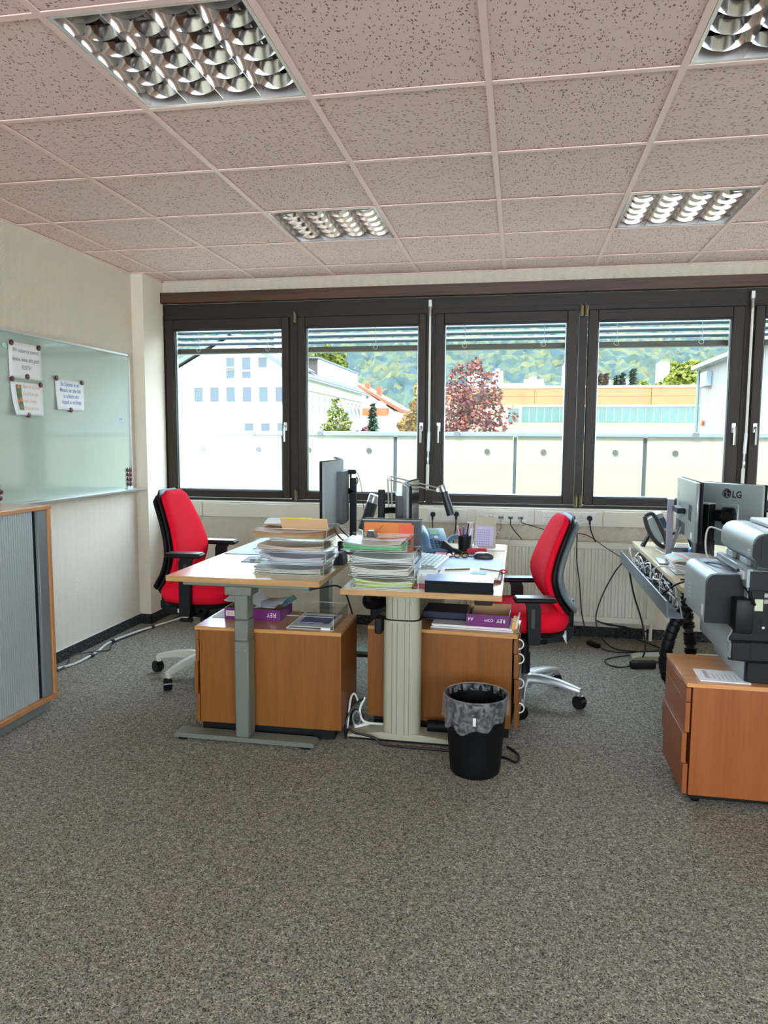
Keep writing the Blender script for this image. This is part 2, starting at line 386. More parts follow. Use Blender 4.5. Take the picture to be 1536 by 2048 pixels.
# ceiling: slab + tiles + rails
ceil = struct('ceiling', B(XL, XR, YB, YW, 2.76, ZS), M_plain)
gx = lambda i: -.1307+.625*i
gy = lambda j: 2.635+.625*j
LIGHTS = {(-2, -1), (1, -1), (-2, 2), (1, 2), (-2, -7), (1, -7), (4, -1), (4, 2), (4, -7)}
tile_cache = {}
def tile(x0, x1, y0, y1):
    x0, x1, y0, y1 = max(x0, XL+.004), min(x1, XR), max(y0, YB), min(y1, YW-.004)
    if x1-x0 < .02 or y1-y0 < .02: return
    k = (round(x1-x0, 3), round(y1-y0, 3))
    if k not in tile_cache:
        w, d = (x1-x0)/2-.004, (y1-y0)/2-.004
        me = MB().box(-w, w, -d, d, 0, .018).mesh('ceiling_tile'); me.materials.append(M_tile); tile_cache[k] = me
    obj('ceiling_tile', tile_cache[k], None, ceil, ((x0+x1)/2, (y0+y1)/2, ZC+.007), (random.uniform(-.002, .002), random.uniform(-.002, .002), 0))
for i in range(-5, 9):
    for j in range(-10, 5):
        if (i, j) in LIGHTS: continue
        if gx(i+1) < XL or gx(i) > XR or gy(j+1) < YB: continue
        tile(gx(i), gx(i+1), gy(j), gy(j+1))
for i in range(-4, 9):
    obj('ceiling_rail', B(gx(i)-.012, gx(i)+.012, YB, YW-.002, ZC, ZC+.004), M_grid, ceil)
for j in range(-9, 5):
    for i in range(-5, 9):
        a, b = max(gx(i)+.012, XL+.002), min(gx(i+1)-.012, XR)
        if b-a > .05 and j > -4: obj('cross_rail', B(a, b, gy(j)-.012, gy(j)+.012, ZC+.0004, ZC+.004), M_grid, ceil)
for nm, a in (('edge_rail', (XL, XL+.018, YB, 5.148)), ('edge_rail', (-2.775, XR, YW-.018, YW)), ('edge_rail', (-2.775, -2.757, 5.148, YW)), ('edge_rail', (XL, -2.757, 5.13, 5.148))):
    obj(nm, B(a[0], a[1], a[2], a[3], ZC-.001, ZC+.003), M_grid, ceil)

# louvred lights
LB = {(-2, -1): 'recessed mirror louvre light above the left, nearest the whiteboard', (1, -1): 'recessed mirror louvre light cut off by the top right corner',
      (-2, 2): 'small looking recessed louvre light near the windows, above the left desk', (1, 2): 'recessed louvre light near the windows on the right',
      (-2, -7): 'recessed louvre light behind the viewer, left', (1, -7): 'recessed louvre light behind the viewer, middle', (4, -7): 'recessed louvre light behind the viewer, right',
      (4, -1): 'recessed louvre light beyond the right edge of the view', (4, 2): 'recessed louvre light by the windows beyond the right edge of the view'}
M_tube = mat('fluorescent_tube_glass', (235, 238, 235), .25)
M_tubeon = M_tube
M_lframe = mat('light_frame', (215, 208, 204), .25, metal=.6)
fix = None
for (i, j), lb in LB.items():
    on = False
    t = thing('ceiling_light', lb, 'light', (gx(i)+.3125, gy(j)+.3125, ZC), 0)
    h = .298
    fr = MB()
    for a in ((-h, h, -h, -h+.012), (-h, h, h-.012, h), (-h, -h+.012, -h+.012, h-.012), (h-.012, h, -h+.012, h-.012)): fr.box(*a, .002, .07)
    obj('light_frame', fr, M_lframe, t)
    obj('light_housing', MB().box(-h, h, -h, h, .085, .09), M_chrome, t)
    for k in range(4):
        x = -.21+.14*k
        obj('fluorescent_tube', MB().cyl((x, -h+.02, .068), (x, h-.02, .068), .008, n=10), M_tubeon if on else M_tube, t)
    prof = [(-.0012, .004), (-.004, .016), (-.011, .034), (-.026, .056), (.026, .056), (.011, .034), (.004, .016), (.0012, .004)]
    for k in range(3):
        x = -.14+.14*k
        obj('louver_blade', MB().prism([(x+a, z) for a, z in prof], 'y', -h+.012, h-.012), M_chrome, t, ang=20)
    for sg in (-1, 1):
        x = sg*(h-.012)
        obj('louver_blade', MB().prism([(x, .056), (x-sg*.026, .056), (x-sg*.011, .034), (x-sg*.004, .016), (x-sg*.0012, .004), (x, .004)], 'y', -h+.012, h-.012), M_chrome, t, ang=20)
    for k in range(6):
        y = -.24+.096*k
        cb = MB()
        for q in range(4):
            xc = -.212+.1413*q; N = 8
            for e in range(N):
                xa, xb = xc-.062+.124*e/N, xc-.062+.124*(e+1)/N
                za, zb = .006+.02*(2*e/N-1)**2, .006+.02*(2*(e+1)/N-1)**2
                cb.bm.faces.new([cb.bm.verts.new(p) for p in ((xa, y-.001, za), (xb, y-.001, zb), (xb, y-.010, .05), (xa, y-.010, .05))])
                cb.bm.faces.new([cb.bm.verts.new(p) for p in ((xa, y+.001, za), (xa, y+.010, .05), (xb, y+.010, .05), (xb, y+.001, zb))])
        bmesh.ops.remove_doubles(cb.bm, verts=cb.bm.verts, dist=.0005)
        obj('cross_blade', cb, M_chrome, t)

# ================================================================== WINDOWS
WX = [-2.80, -1.715, -.66, .43, 1.53, 2.62, 3.71, 4.8]
GL = [(-2.69, -1.812), (-1.614, -.755), (-.556, .313), (.536, 1.415), (1.631, 2.51), (2.72, 3.60), (3.82, 4.70)]
struct('trim_1', B(-2.81, XR, YW-.045, YW+.02, 2.476, 2.556, .003), M_board)
def handle(parent, x, z, y):
    h_ = obj('window_handle', B(x-.014, x+.014, y-.010, y, z-.005, z+.062, .003), M_alu, parent)
    g = MB(); g.cyl((x, y-.008, z+.03), (x, y-.04, z+.03), .009, n=12)
    g.tube([(x, y-.04, z+.036), (x, y-.044, z+.01), (x, y-.044, z-.05), (x, y-.042, z-.088)], .0085, n=8)
    obj('grip', g, M_alu, h_)
for k, (g0, g1) in enumerate(GL):
    a, b = WX[k], WX[k+1]; zb, zt = 1.03, 2.274
    wn = MB()
    y0 = YW+.02
    wn.box(a, b, y0, y0+.09, 2.395, 2.476); wn.box(a, b, y0+.004, y0+.09, 2.362, 2.395)
    wn.box(a, b, y0, y0+.09, .945, .962)
    wn.box(a, a+.028, y0, y0+.09, .962, 2.362); wn.box(b-.028, b, y0, y0+.09, .962, 2.362)
    w = struct('window_%d' % (k+1), wn, M_frameh)
    s0, s1, sz0, sz1 = a+.034, b-.034, .968, 2.356
    ys = YW+.004
    sh = MB()
    sh.box(s0, g0-.006, ys, ys+.075, sz0, sz1, .004); sh.box(g1+.006, s1, ys, ys+.075, sz0, sz1, .004)
    obj('sash_stile', sh, M_frame, w)
    sr = MB(); sr.box(g0-.006, g1+.006, ys+.001, ys+.075, sz0, zb-.006, .004); sr.box(g0-.006, g1+.006, ys+.001, ys+.075, zt+.006, sz1, .004)
    obj('sash_rail', sr, M_frameh, w)
    gk = MB()
    for q in ((g0-.006, g0, zb-.006, zt+.006), (g1, g1+.006, zb-.006, zt+.006), (g0, g1, zb-.006, zb), (g0, g1, zt, zt+.006)): gk.box(q[0], q[1], ys+.012, ys+.06, q[2], q[3])
    obj('gasket', gk, M_gasket, w)
    spc = MB()
    for q in ((g0, g0+.006, zb, zt), (g1-.006, g1, zb, zt), (g0, g1, zb, zb+.006)): spc.box(q[0], q[1], ys+.035, ys+.05, q[2], q[3])
    obj('spacer', spc, M_spacer, w)
    obj('window_pane', B(g0, g1, ys+.030, ys+.034, zb, zt), M_glass, w)
    right_handle = k in (0, 1, 3, 5)
    hx = (g1+.006+s1)/2 if right_handle else (s0+g0-.006)/2
    handle(w, hx, 1.50, ys)
    hg = a+.017 if right_handle and k not in (0,) else (b-.017 if not right_handle else a+.017)
    for z in (2.31, .955):
        q = MB(); q.box(hg-.012, hg+.012, ys-.012, ys+.02, z, z+.075, .002); q.cyl((hg-.003, ys-.016, z+.008), (hg-.003, ys-.016, z+.085), .006, n=8)
        obj('hinge', q, M_brass, w)
# chrome operating rods
for x, lb in ((-.662, 'white window vent rod with crank joint between second and third window'), (1.531, 'white window vent rod between fourth and fifth window')):
    t = thing('vent_rod', lb, 'rod', (x, YW-.02, 1.03))
    obj('bracket', B(-.013, .013, -.012, .024, 1.36, 1.42, .002), M_alu, t)
    j_ = MB(); j_.cyl((0, -.012, 1.30), (0, -.005, 1.37), .012, n=10); obj('joint', j_, M_alu, t)
    obj('rod', MB().cyl((.002, -.012, .46), (0, -.012, 1.31), .0085, n=10), M_wplast, t)
    obj('grip', MB().cyl((-.002, -.012, .32), (.002, -.012, .46), .011, n=10), M_alu2, t)
    c2 = MB(); c2.cyl((-.004, -.012, .22), (-.002, -.012, .32), .007, n=8); c2.box(-.010, .004, -.022, -.002, .245, .27, .002); obj('crank_link', c2, M_alu2, t)
    obj('crank_handle', MB().cyl((-.006, -.012, .03), (-.004, -.012, .22), .011, n=10), M_wplast, t)

# external venetian blinds
M_slat = mat('blind_slat_grey', (112, 124, 128), .35, metal=.4)
M_brail = mat('blind_bottom_rail', (92, 86, 76), .45)
for k, (g0, g1) in enumerate(GL[:5]):
    nm = ['first window from the left', 'second window from the left', 'third window from the left', 'fourth window from the left', 'fifth window at the right edge'][k]
    t = thing('venetian_blind', 'raised grey outdoor slat blind across the top of the ' + nm, 'blind', ((g0+g1)/2, YW+.19, 2.15))
    w = (g1-g0)/2+.07
    for q in range(5):
        z = .035+.045*q
        obj('blind_slat', MB().prism([(-.030, z-.014), (-.012, z+.004), (.012, z+.018), (.030, z+.024), (.030, z+.0265), (.011, z+.0205), (-.013, z+.0065), (-.030, z-.0115)], 'x', -w, w), M_slat, t)
    obj('bottom_rail', B(-w, w, -.03, .03, -.042, .0, .006), M_brail, t)
    for s in ((-.3, .28) if k != 1 else (0.08,)):
        c = MB(); c.tube([(s, -.040, .26), (s, -.040, .15), (s+.004, -.040, .05), (s, -.036, .0)], .0022, n=5)
        c.tube([(s-.01, -.036, .0), (s-.018, -.038, -.014), (s, -.040, -.028), (s+.016, -.038, -.012), (s, -.036, .01), (s-.012, -.036, .02)], .0018, n=5)
        for z in (.05, .095, .14, .185, .23): c.box(s-.004, s+.004, -.045, -.037, z, z+.008)
        obj('cord', c, M_wplast, t)

# ================================================================== TRUNKING, SOCKETS, RADIATOR
tr = MB(); tr.box(-2.772, XR, 5.385, YW, .822, .932, .004); tr.box(-2.772, XR, 5.395, YW, .932, .944, .003)
trunk = struct('trim_2', tr, M_cream)
for x in (-2.44, -1.25, -.45, .12, .60, 1.7):
    obj('cover_joint', B(x-.0012, x+.0012, 5.3835, 5.386, .823, .932), M_gasket, trunk)
YT = 5.384
def schuko(x, z, parent):
    p = obj('socket_face', MB().cyl((x, YT-.008, z), (x, YT-.004, z), .0235, n=24), M_wplast, parent)
    rg = MB()
    n_ = 24
    for r0, r1, y0, y1 in ((.0205, .0225, -.011, -.008),):
        for i in range(n_):
            a0, a1 = 2*PI*i/n_, 2*PI*(i+1)/n_
            P = lambda r_, a_, y_: (x+r_*math.cos(a_), YT+y_, z+r_*math.sin(a_))
            rg.quad(P(r0, a0, y0), P(r1, a0, y0), P(r1, a1, y0), P(r0, a1, y0)); rg.quad(P(r0, a0, y0), P(r0, a1, y0), P(r0, a1, -.008), P(r0, a0, -.008)); rg.quad(P(r1, a0, y0), P(r1, a0, -.008), P(r1, a1, -.008), P(r1, a1, y0))
    obj('socket_rim', rg, M_cream, p)
    hl = MB()
    for s in (-1, 1): hl.cyl((x+s*.0085, YT-.0095, z), (x+s*.0085, YT-.008, z), .0028, n=8)
    hl.box(x-.003, x+.003, YT-.0095, YT-.008, z-.018, z-.015); hl.box(x-.003, x+.003, YT-.0095, YT-.008, z+.015, z+.018)
    obj('socket_holes', hl, M_dark, p)
pl1 = thing('socket_plate', 'white plate with a row of wall sockets above the middle desk', 'socket', (0, 0, 0))
obj('cover_plate', B(-.66, -.37, YT-.005, YT+.001, .838, .924, .002), M_wplast, pl1)
for x in (-.617, -.565, -.511, -.443): schuko(x, .884, pl1)
pl2 = thing('socket_plate', 'white plate with five round sockets behind the right chair', 'socket', (0, 0, 0))
obj('cover_plate', B(.17, .555, YT-.005, YT+.001, .838, .924, .002), M_wplast, pl2)
for x in (.206, .266, .389, .448, .507): schuko(x, .882, pl2)
pl3 = thing('data_socket_plate', 'white plate with five network sockets between the power sockets', 'socket', (0, 0, 0))
obj('cover_plate', B(-.30, .075, YT-.005, YT+.001, .842, .92, .002), M_wplast, pl3)
for x in (-.26, -.191, -.118, -.05, .022):
    q = obj('data_socket', B(x-.022, x+.022, YT-.008, YT-.004, .858, .898, .002), M_cream, pl3)
    hh = MB(); hh.box(x-.016, x-.003, YT-.010, YT-.008, .866, .88); hh.box(x+.003, x+.016, YT-.010, YT-.008, .866, .88)
    obj('data_port', hh, M_dark, q)
    obj('port_label', B(x-.014, x+.014, YT-.0085, YT-.008, .888, .893), M_white, q)
# radiator
rd = thing('radiator', 'cream ribbed panel radiator on the wall under the windows', 'radiator', (0, 5.36, .13))
x0, x1 = -1.02, .985
rp = []; n_ = 40; w_ = (x1-x0-.05)/n_
pts = [(x0, .012)]
for k in range(n_):
    a = x0+.025+w_*k
    pts += [(a+w_*.08, .012), (a+w_*.2, -.004), (a+w_*.62, -.004), (a+w_*.74, .012)]
pts += [(x1, .012), (x1, .024), (x0, .024)]
panel = MB(); panel.box(x0, x1, -.006, .026, .0, .045, .004); panel.box(x0, x1, -.006, .026, .535, .575, .004)
obj('radiator_panel', panel, M_rad, rd)
obj('radiator_back', B(x0, x1, .03, .075, .02, .56, .004), M_rad, rd)
obj('radiator_ribs', MB().prism(pts, 'z', .045, .535), M_rad, rd)
obj('top_grille', B(x0, x1, -.004, .078, .568, .582, .003), M_rad, rd)
pp = MB(); pp.tube([(x1-.025, .05, .0), (x1-.025, .05, -.06), (x1-.025, .05, -.128)], .012, n=10)
pp.tube([(x1-.06, .06, .03), (x1-.06, .06, -.05), (x1-.06, .06, -.128)], .009, n=10); obj('pipe', pp, M_rad, rd)
obj('bracket', B(x1-.2, x1-.16, .07, .098, .1, .5), M_rad, rd)

# ================================================================== WHITEBOARD
XB = XL+.002
wbT = thing('whiteboard', 'large glossy pale green whiteboard on the left wall', 'whiteboard', (XL, 4.0, 1.05))
M_board_w = mat('whiteboard_enamel', (174, 187, 170), .10, spec=.6, coat=.5)
y0, y1 = 2.45-4, 5.045-4
obj('board_panel', B(.002, .022, y0+.01, y1-.01, .012, .985, 0), M_board_w, wbT)
fr = MB(); fr.box(.002, .032, y0, y1, .978, .996, .002); fr.box(.002, .032, y1-.012, y1, .0, .978, .002); fr.box(.002, .032, y0, y0+.012, 0, .978, .002)
obj('board_frame', fr, M_alu2, wbT)
obj('corner_cap', B(.001, .034, y1-.02, y1+.002, .975, .999, .002), mat('grey_cap', (150, 150, 144), .4), wbT)
obj('pen_tray', MB().prism([(.002, 0), (.085, -.004), (.09, .006), (.084, .004), (.032, .010), (.002, .010)], 'y', y0+.05, y1+.12), M_alu2, wbT)
# printed logo lower right on the board
lg = MB()
lx = .0225
for s in (0, 1):
    lg.prism([(.895+.02*s, .51), (.902+.02*s, .525), (.912+.02*s, .53), (.905+.02*s, .512)], 'x', lx, lx+.0006)
lg.box(lx, lx+.0006, .89, .96, .494, .4965)
obj('printed_logo', lg, M_inkb, wbT)

M_img = mat('fruit_photo_print', (84, 104, 50), .5, var=(40, .5))
def on_sheet(o, y0, y1, z0, z1, curl, skew):
    for v in o.data.vertices:
        b = (v.co.z-z0)/(z1-z0); a = (v.co.y-y0-skew*(1-b))/(y1-y0); b = min(1, max(0, b)); a = min(1, max(0, a))
        v.co.x += .002+.002*math.sin(PI*a)+curl*(1-b)**2*(1-a)**2+.0009-.0052
def board_paper(name, label, y0, y1, z0, z1, curl=0.0, skew=0.0):
    x = XL+.0245
    def fn(a, b):
        d = .002+.002*math.sin(PI*a)+curl*(1-b)**2*(1-a)**2
        return (x+d, y0+(y1-y0)*a+skew*(1-b), z0+(z1-z0)*b)
    mb = MB().grid(fn, 8, 8)
    t = thing(name, label, 'paper', (0, 0, 0))
    o = obj('sheet', mb, M_paper, t); md = o.modifiers.new('thick', 'SOLIDIFY'); md.thickness = .0006; md.offset = -1
    return t
tx = XL+.0245+.0052
fx = lambda y, z: frame((0, 1, 0), (0, 0, 1), (tx, y, z))
p1 = board_paper('printed_note', 'white note lettered in black handwriting about thinking positiv, at upper left', 3.74, 4.03, 1.775, 1.98)
text('lettering', 'Wir müssen ja sowieso', .034, M_ink, p1, fx(3.885, 1.925), 'CENTER', .72, .25)
text('lettering', 'denken, wieso nicht gleich', .034, M_ink, p1, fx(3.885, 1.875), 'CENTER', .66, .25)
text('lettering', 'POSITIV!', .036, mat('green_black_ink', (60, 76, 60), .6), p1, fx(3.885, 1.828), 'CENTER', .62, .3)
for c_ in p1.children:
    if c_.name.startswith('lettering'): on_sheet(c_, 3.74, 4.03, 1.775, 1.98, 0, 0)
p2 = board_paper('picture_note', 'note with orange lettering beside a photo strip of oranges', 3.745, 4.03, 1.565, 1.755, .03)
def strip(a, b): return (XL+.0245+.0035+.002*math.sin(PI*(.14+.16*a))+.03*(1-(.16+.76*b))**2*(1-(.14+.16*a))**2, 3.785+.045*a+.008*(1-b), 1.595+.145*b)
so = obj('picture_print', MB().grid(strip, 2, 6), M_img, p2)
ob = MB()
for yy, zz, rr in ((3.806, 1.728, .011), (3.822, 1.655, .012), (3.80, 1.648, .009), (3.815, 1.612, .006)):
    xx = strip((yy-3.785)/.045, (zz-1.595)/.145)[0]; ob.cyl((xx+.0005, yy, zz), (xx+.0012, yy, zz), rr, n=14)
obj('orange_print', ob, mat('orange_fruit_ink', (226, 110, 44), .5), p2)
for k, s in enumerate(('Wenn dir das Leben', 'Zitrusfrüchte gibt,', 'macht Orangen', 'Marmelade draus')):
    text('lettering', s, .030, M_inko, p2, fx(3.842, 1.722-.041*k), 'LEFT', .66, .25)
for c_ in p2.children:
    if c_.name.startswith('lettering'): on_sheet(c_, 3.745, 4.03, 1.565, 1.755, .03, 0)
p3 = board_paper('printed_note', 'white note with blue printed words about an optimist, right of the others', 4.155, 4.455, 1.61, 1.80, .012)
for k, s in enumerate(('Ein Optimist ist ein', 'Mensch, der alles halb', 'so schlimm oder', 'doppelt so gut findet.')):
    text('lettering', s, .034, M_inkb, p3, fx(4.305+.004*k, 1.762-.037*k), 'CENTER', .74, 0, .0006)
for c_ in p3.children:
    if c_.name.startswith('lettering'): on_sheet(c_, 4.155, 4.455, 1.61, 1.80, .012, 0)
def magnet(y, z, label, group=None, m_=M_mag, x=None):
    x = XL+.0245+.004 if x is None else x
    q = MB().lathe([(.0, 0), (.015, 0), (.016, .004), (.0155, .009), (.012, .011), (0, .0105)], n=20, M=Matrix.Rotation(PI/2, 4, 'Y'))
    solo('magnet', q, m_, label, 'magnet', group, (x+.001, y, z))
for y, z, lb in ((3.757, 1.972, 'dark red magnet on the top left corner of the positiv note'), (3.998, 1.968, 'dark red magnet on the top right corner of the positiv note'),
                 (3.885, 1.790, 'dark red magnet at the bottom middle of the positiv note'), (3.752, 1.768, 'dark red magnet on the top left corner of the oranges note'),
                 (4.003, 1.750, 'dark red magnet on the top right corner of the oranges note'), (3.880, 1.568, 'dark red magnet at the bottom of the oranges note'),
                 (4.160, 1.805, 'dark red magnet on the top left corner of the optimist note'), (4.430, 1.795, 'dark red magnet on the top right corner of the optimist note'),
                 (4.300, 1.613, 'dark red magnet at the bottom of the optimist note')):
    magnet(y, z, lb)
magnet(3.705, 1.950, 'clear green glass magnet left of the positiv note', None, mat('green_clear_magnet', (180, 216, 204), .1, spec=.8), XL+.0245)
for k in range(4):
    for s in (0, 1):
        magnet(4.985+.034*s, 1.20-.0345*k, 'dark red magnet, %s one in the %s row of the board edge column' % (('left', 'right')[s], ('top', 'second', 'third', 'bottom')[k]), 'red magnets stacked at the board edge', M_mag, XL+.0225)
for s in (0, 1):
    magnet(4.985+.034*s, 1.062+.0, '%s pale green magnet under the column of red magnets' % ('left', 'right')[s], 'pale magnets under the column', mat('green_clear_magnet', (180, 216, 204), .1), XL+.0225)
for y, z, lb in ((3.600, 1.17, 'topmost dark red magnet just above the tambour cabinet'), (3.622, 1.135, 'second dark red magnet above the tambour cabinet'), (3.616, 1.10, 'lowest whole dark red magnet above the tambour cabinet')):
    magnet(y, z, lb, None, M_mag, XL+.0225)

# ================================================================== TAMBOUR CABINET
cx0, cx1, cy0, cy1, cz = XL+.10, -2.405, 2.23, 3.43, 1.09
cb = thing('tambour_cabinet', 'beech cabinet with grey ribbed roller shutter door at the left edge', 'cabinet', (0, 0, 0))
bd = MB(); bd.box(cx0, cx1, cy0, cy0+.02, .08, cz-.022); bd.box(cx0, cx1, cy1-.02, cy1, .08, cz-.022); bd.box(cx0, cx0+.015, cy0+.02, cy1-.02, .08, cz-.022)
bd.box(cx0, cx1+.0, cy0, cy1, .055, .08, .002)
M_cabw = wood('cabinet_beech', (196, 132, 78), (208, 148, 92), .35, 'z', .5)
obj('cabinet_body', bd, M_cabw, cb)
obj('cabinet_top', B(cx0, cx1+.004, cy0, cy1+.004, cz-.022, cz, .002), wood('cabinet_beech_top', (196, 136, 84), (210, 152, 98), .3, 'y', .5, coat=.2), cb)
obj('plinth', B(cx0+.02, cx1-.03, cy0+.02, cy1-.03, 0, .055), mat('grey_plinth', (124, 130, 128), .5), cb)
M_tam = mat('tambour_grey', (190, 198, 196), .38, metal=.25)
obj('shutter_backing', B(cx1-.034, cx1-.026, cy0+.02, cy1-.115, .08, cz-.022), M_dark, cb)
y = cy0+.025
while y < cy1-.125:
    obj('tambour_slat', MB().prism([(cx1-.026, y), (cx1-.018, y+.0015), (cx1-.0165, y+.006), (cx1-.018, y+.0105), (cx1-.026, y+.012)], 'z', .082, cz-.024), M_tam, cb)
    y += .0165
obj('handle_strip', B(cx1-.03, cx1-.008, cy1-.095, cy1-.022, .082, cz-.024, .002), mat('grey_handle_strip', (140, 146, 146), .35, metal=.3), cb)
obj('dark_gap', B(cx1-.032, cx1-.024, cy1-.125, cy1-.095, .082, cz-.024), M_black, cb)
# orange and green booklets leaning on the cabinet top
def leaf_card(name, pts, m_, label):
    return solo(name, MB().prism(pts, 'x', 0, .006), m_, label, 'booklet', None, (-2.60, 3.30, cz))
t = thing('booklet', 'orange and green booklet leaning on top of the cabinet at the left edge', 'booklet', (-2.62, 3.18, cz+.001), 0)
obj('cover', MB().prism([(-.12, 0), (.03, 0), (.115, .175), (-.05, .2)], 'x', 0, .006), mat('orange_card', (222, 122, 44), .5, var=(14, .2)), t)
obj('printed_corner', MB().prism([(-.05, .2), (.115, .175), (.08, .105), (-.03, .13)], 'x', .0062, .0068), mat('olive_print', (156, 150, 40), .5, var=(30, .3)), t)
t = thing('booklet', 'second orange booklet standing behind the front one on the cabinet', 'booklet', (-2.66, 3.16, cz+.001), 0)
obj('cover', MB().prism([(-.14, 0), (.0, 0), (.03, .21), (-.1, .21)], 'x', 0, .006), mat('amber_card', (232, 150, 50), .5), t)

# ================================================================== DESKS
def desk_t(name, label, x0, x1, y0, y1, zt, mt, me, colx, coly, mleg, style, th=.026):
    t = thing(name, label, 'desk', (0, 0, 0))
    obj('desktop', B(x0, x1, y0+.0015, y1, zt-th, zt, .0015), mt, t)
    obj('front_edge', B(x0, x1, y0, y0+.0015, zt-th, zt-.0008), me, t)
    return t
Z1, Z2, Z3 = .80, .76, .76
d1 = desk_t('desk', 'left height adjustable desk with maple top and grey square T leg', -1.615, -.873, 3.14, 4.76, Z1, M_deskw, M_deske, 0, 0, M_leg, 0)
def t_leg(t, xc, y, zt, m_, fx0, fx1, w=.07, d=.085):
    obj('foot', MB().prism([(fx0, .012), (fx0, .028), (fx0+.01, .034), (fx1-.01, .034), (fx1, .028), (fx1, .012)], 'y', y-.04, y+.04), m_, t)
    fp = MB()
    for q in (fx0+.02, fx1-.06): fp.box(q, q+.04, y-.035, y+.035, 0, .013)
    obj('foot_pad', fp, M_black, t)
    c = MB(); c.box(xc-w/2, xc+w/2, y-d/2, y+d/2, .034, .50, .006); obj('column', c, m_, t)
    c = MB(); c.box(xc-w/2+.0015, xc+w/2-.0015, y-d/2+.0015, y+d/2-.0015, .50, .60, .005); c.box(xc-w/2+.003, xc+w/2-.003, y-d/2+.003, y+d/2-.003, .60, zt-.07, .005); obj('inner_column', c, m_, t)
    obj('leg_bracket', B(xc-.075, xc+.055, y-.05, y+.05, zt-.082, zt-.04, .003), m_, t)
    obj('cross_beam', B(fx0+.06, fx1-.02, y-.035, y+.035, zt-.045, zt-.027, .003), m_, t)
    for q in (-.045, .02): obj('screw', MB().cyl((xc+q, y-.053, zt-.062), (xc+q, y-.049, zt-.062), .004, n=8), M_steel, t)
    for zz in (.56, .46):
        for q in (-.022, .022): obj('screw', MB().cyl((xc+q, y-d/2-.001, zz), (xc+q, y-d/2+.002, zz), .003, n=8), M_steel, t)
t_leg(d1, -1.252, 3.195, Z1-.0, M_leg, -1.60, -.905)
t_leg(d1, -1.252, 4.68, Z1-.0, M_leg, -1.60, -.905)
bm_ = MB(); bm_.box(-1.30, -1.21, 3.24, 4.64, Z1-.075, Z1-.03, .004); obj('long_beam', bm_, M_leg, d1)
obj('cable_channel', MB().prism([(-1.02, Z1-.03), (-.93, Z1-.03), (-.93, Z1-.036), (-.965, Z1-.085), (-1.02, Z1-.085)], 'y', 3.3, 4.6), M_leg, d1)
obj('grommet', MB().cyl((-.93, 3.84, Z1), (-.93, 3.84, Z1+.002), .035, n=24), M_alu2, d1)

d2 = desk_t('desk', 'middle desk with maple top on an oval ribbed cream column', -.79, -.058, 3.20, 4.76, Z2, M_deskw, M_deske, 0, 0, M_legw, 1)
def oval_col(t, xc, y, zt):
    def oval(hw, hd, n=28, ridge=0):
        out = []
        for i in range(n):
            a = 2*PI*i/n; c_, s_ = math.cos(a), math.sin(a)
            out.append((xc+hw*math.copysign(abs(c_)**.55, c_), y+hd*math.copysign(abs(s_)**.75, s_)))
        return out
    obj('column', MB().prism(oval(.090, .055), 'z', .035, .592), M_legw, t, ang=60)
    obj('inner_column', MB().prism(oval(.081, .048), 'z', .592, zt-.055), M_legw, t, ang=60)
    obj('column_collar', MB().prism(oval(.091, .056), 'z', .592, .597), M_black, t)
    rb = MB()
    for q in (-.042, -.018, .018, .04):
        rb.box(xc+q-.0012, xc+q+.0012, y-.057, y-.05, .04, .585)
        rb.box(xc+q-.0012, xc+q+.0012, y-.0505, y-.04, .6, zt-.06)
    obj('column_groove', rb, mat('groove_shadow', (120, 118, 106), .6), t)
    fw = MB(); fw.prism([(xc-.27, .012), (xc-.27, .022), (xc-.1, .045), (xc+.1, .045), (xc+.31, .022), (xc+.31, .012)], 'y', y-.055, y+.05)
    obj('foot', fw, M_legw, t)
    obj('foot_pad', B(xc-.25, xc+.29, y-.05, y+.045, 0, .013), M_black, t)
    obj('support_beam', B(xc-.16, xc+.30, y-.03, y+.03, zt-.058, zt-.027, .003), M_slate, t)
oval_col(d2, -.525, 3.375, Z2); oval_col(d2, -.525, 4.60, Z2)
obj('long_beam', B(-.56, -.49, 3.42, 4.55, Z2-.07, Z2-.027, .003), M_slate, d2)
obj('motor_box', B(-.655, -.62, 3.335, 3.40, .52, .60, .006), M_black, d2)
obj('hand_switch', B(-.18, -.10, 3.22, 3.27, Z2-.052, Z2-.027, .004), M_black, d2)

d3 = desk_t('desk', 'right pale maple desk with an open cable tray along its left edge', .765, 1.60, 3.56, 5.13, Z3, M_desk3, wood('desk_pale_edge', (196, 164, 112), (208, 178, 128), .4, 'x', .6), 0, 0, M_legw, 1)
oval = MB()
for y in (4.93, 3.78):
    c = MB(); c.box(1.0, 1.13, y-.045, y+.045, .045, Z3-.04, .02, seg=3); obj('column', c, M_legw, d3)
    fw = MB(); fw.prism([(.76, .01), (.765, .02), (.80, .034), (1.0, .05), (1.4, .05), (1.45, .02), (1.45, .01)], 'y', y-.05, y+.05); obj('foot', fw, M_legw, d3)
    obj('cross_beam', B(.80, 1.4, y-.03, y+.03, Z3-.05, Z3-.027), M_dark, d3)
ct = MB()
ct.prism([(.690, Z3-.055), (.683, Z3-.055), (.690, Z3-.135), (.765, Z3-.135), (.765, Z3-.130), (.697, Z3-.130)], 'y', 3.50, 5.05)
obj('cable_tray', ct, mat('cable_tray_grey', (112, 120, 122), .45, metal=.2), d3)
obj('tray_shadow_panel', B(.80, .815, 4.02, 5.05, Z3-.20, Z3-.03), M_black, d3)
br_ = MB()
for y in (3.75, 4.35, 4.95): br_.box(.69, .84, y-.012, y+.012, Z3-.137, Z3-.131)
obj('tray_bracket', br_, M_dark, d3)

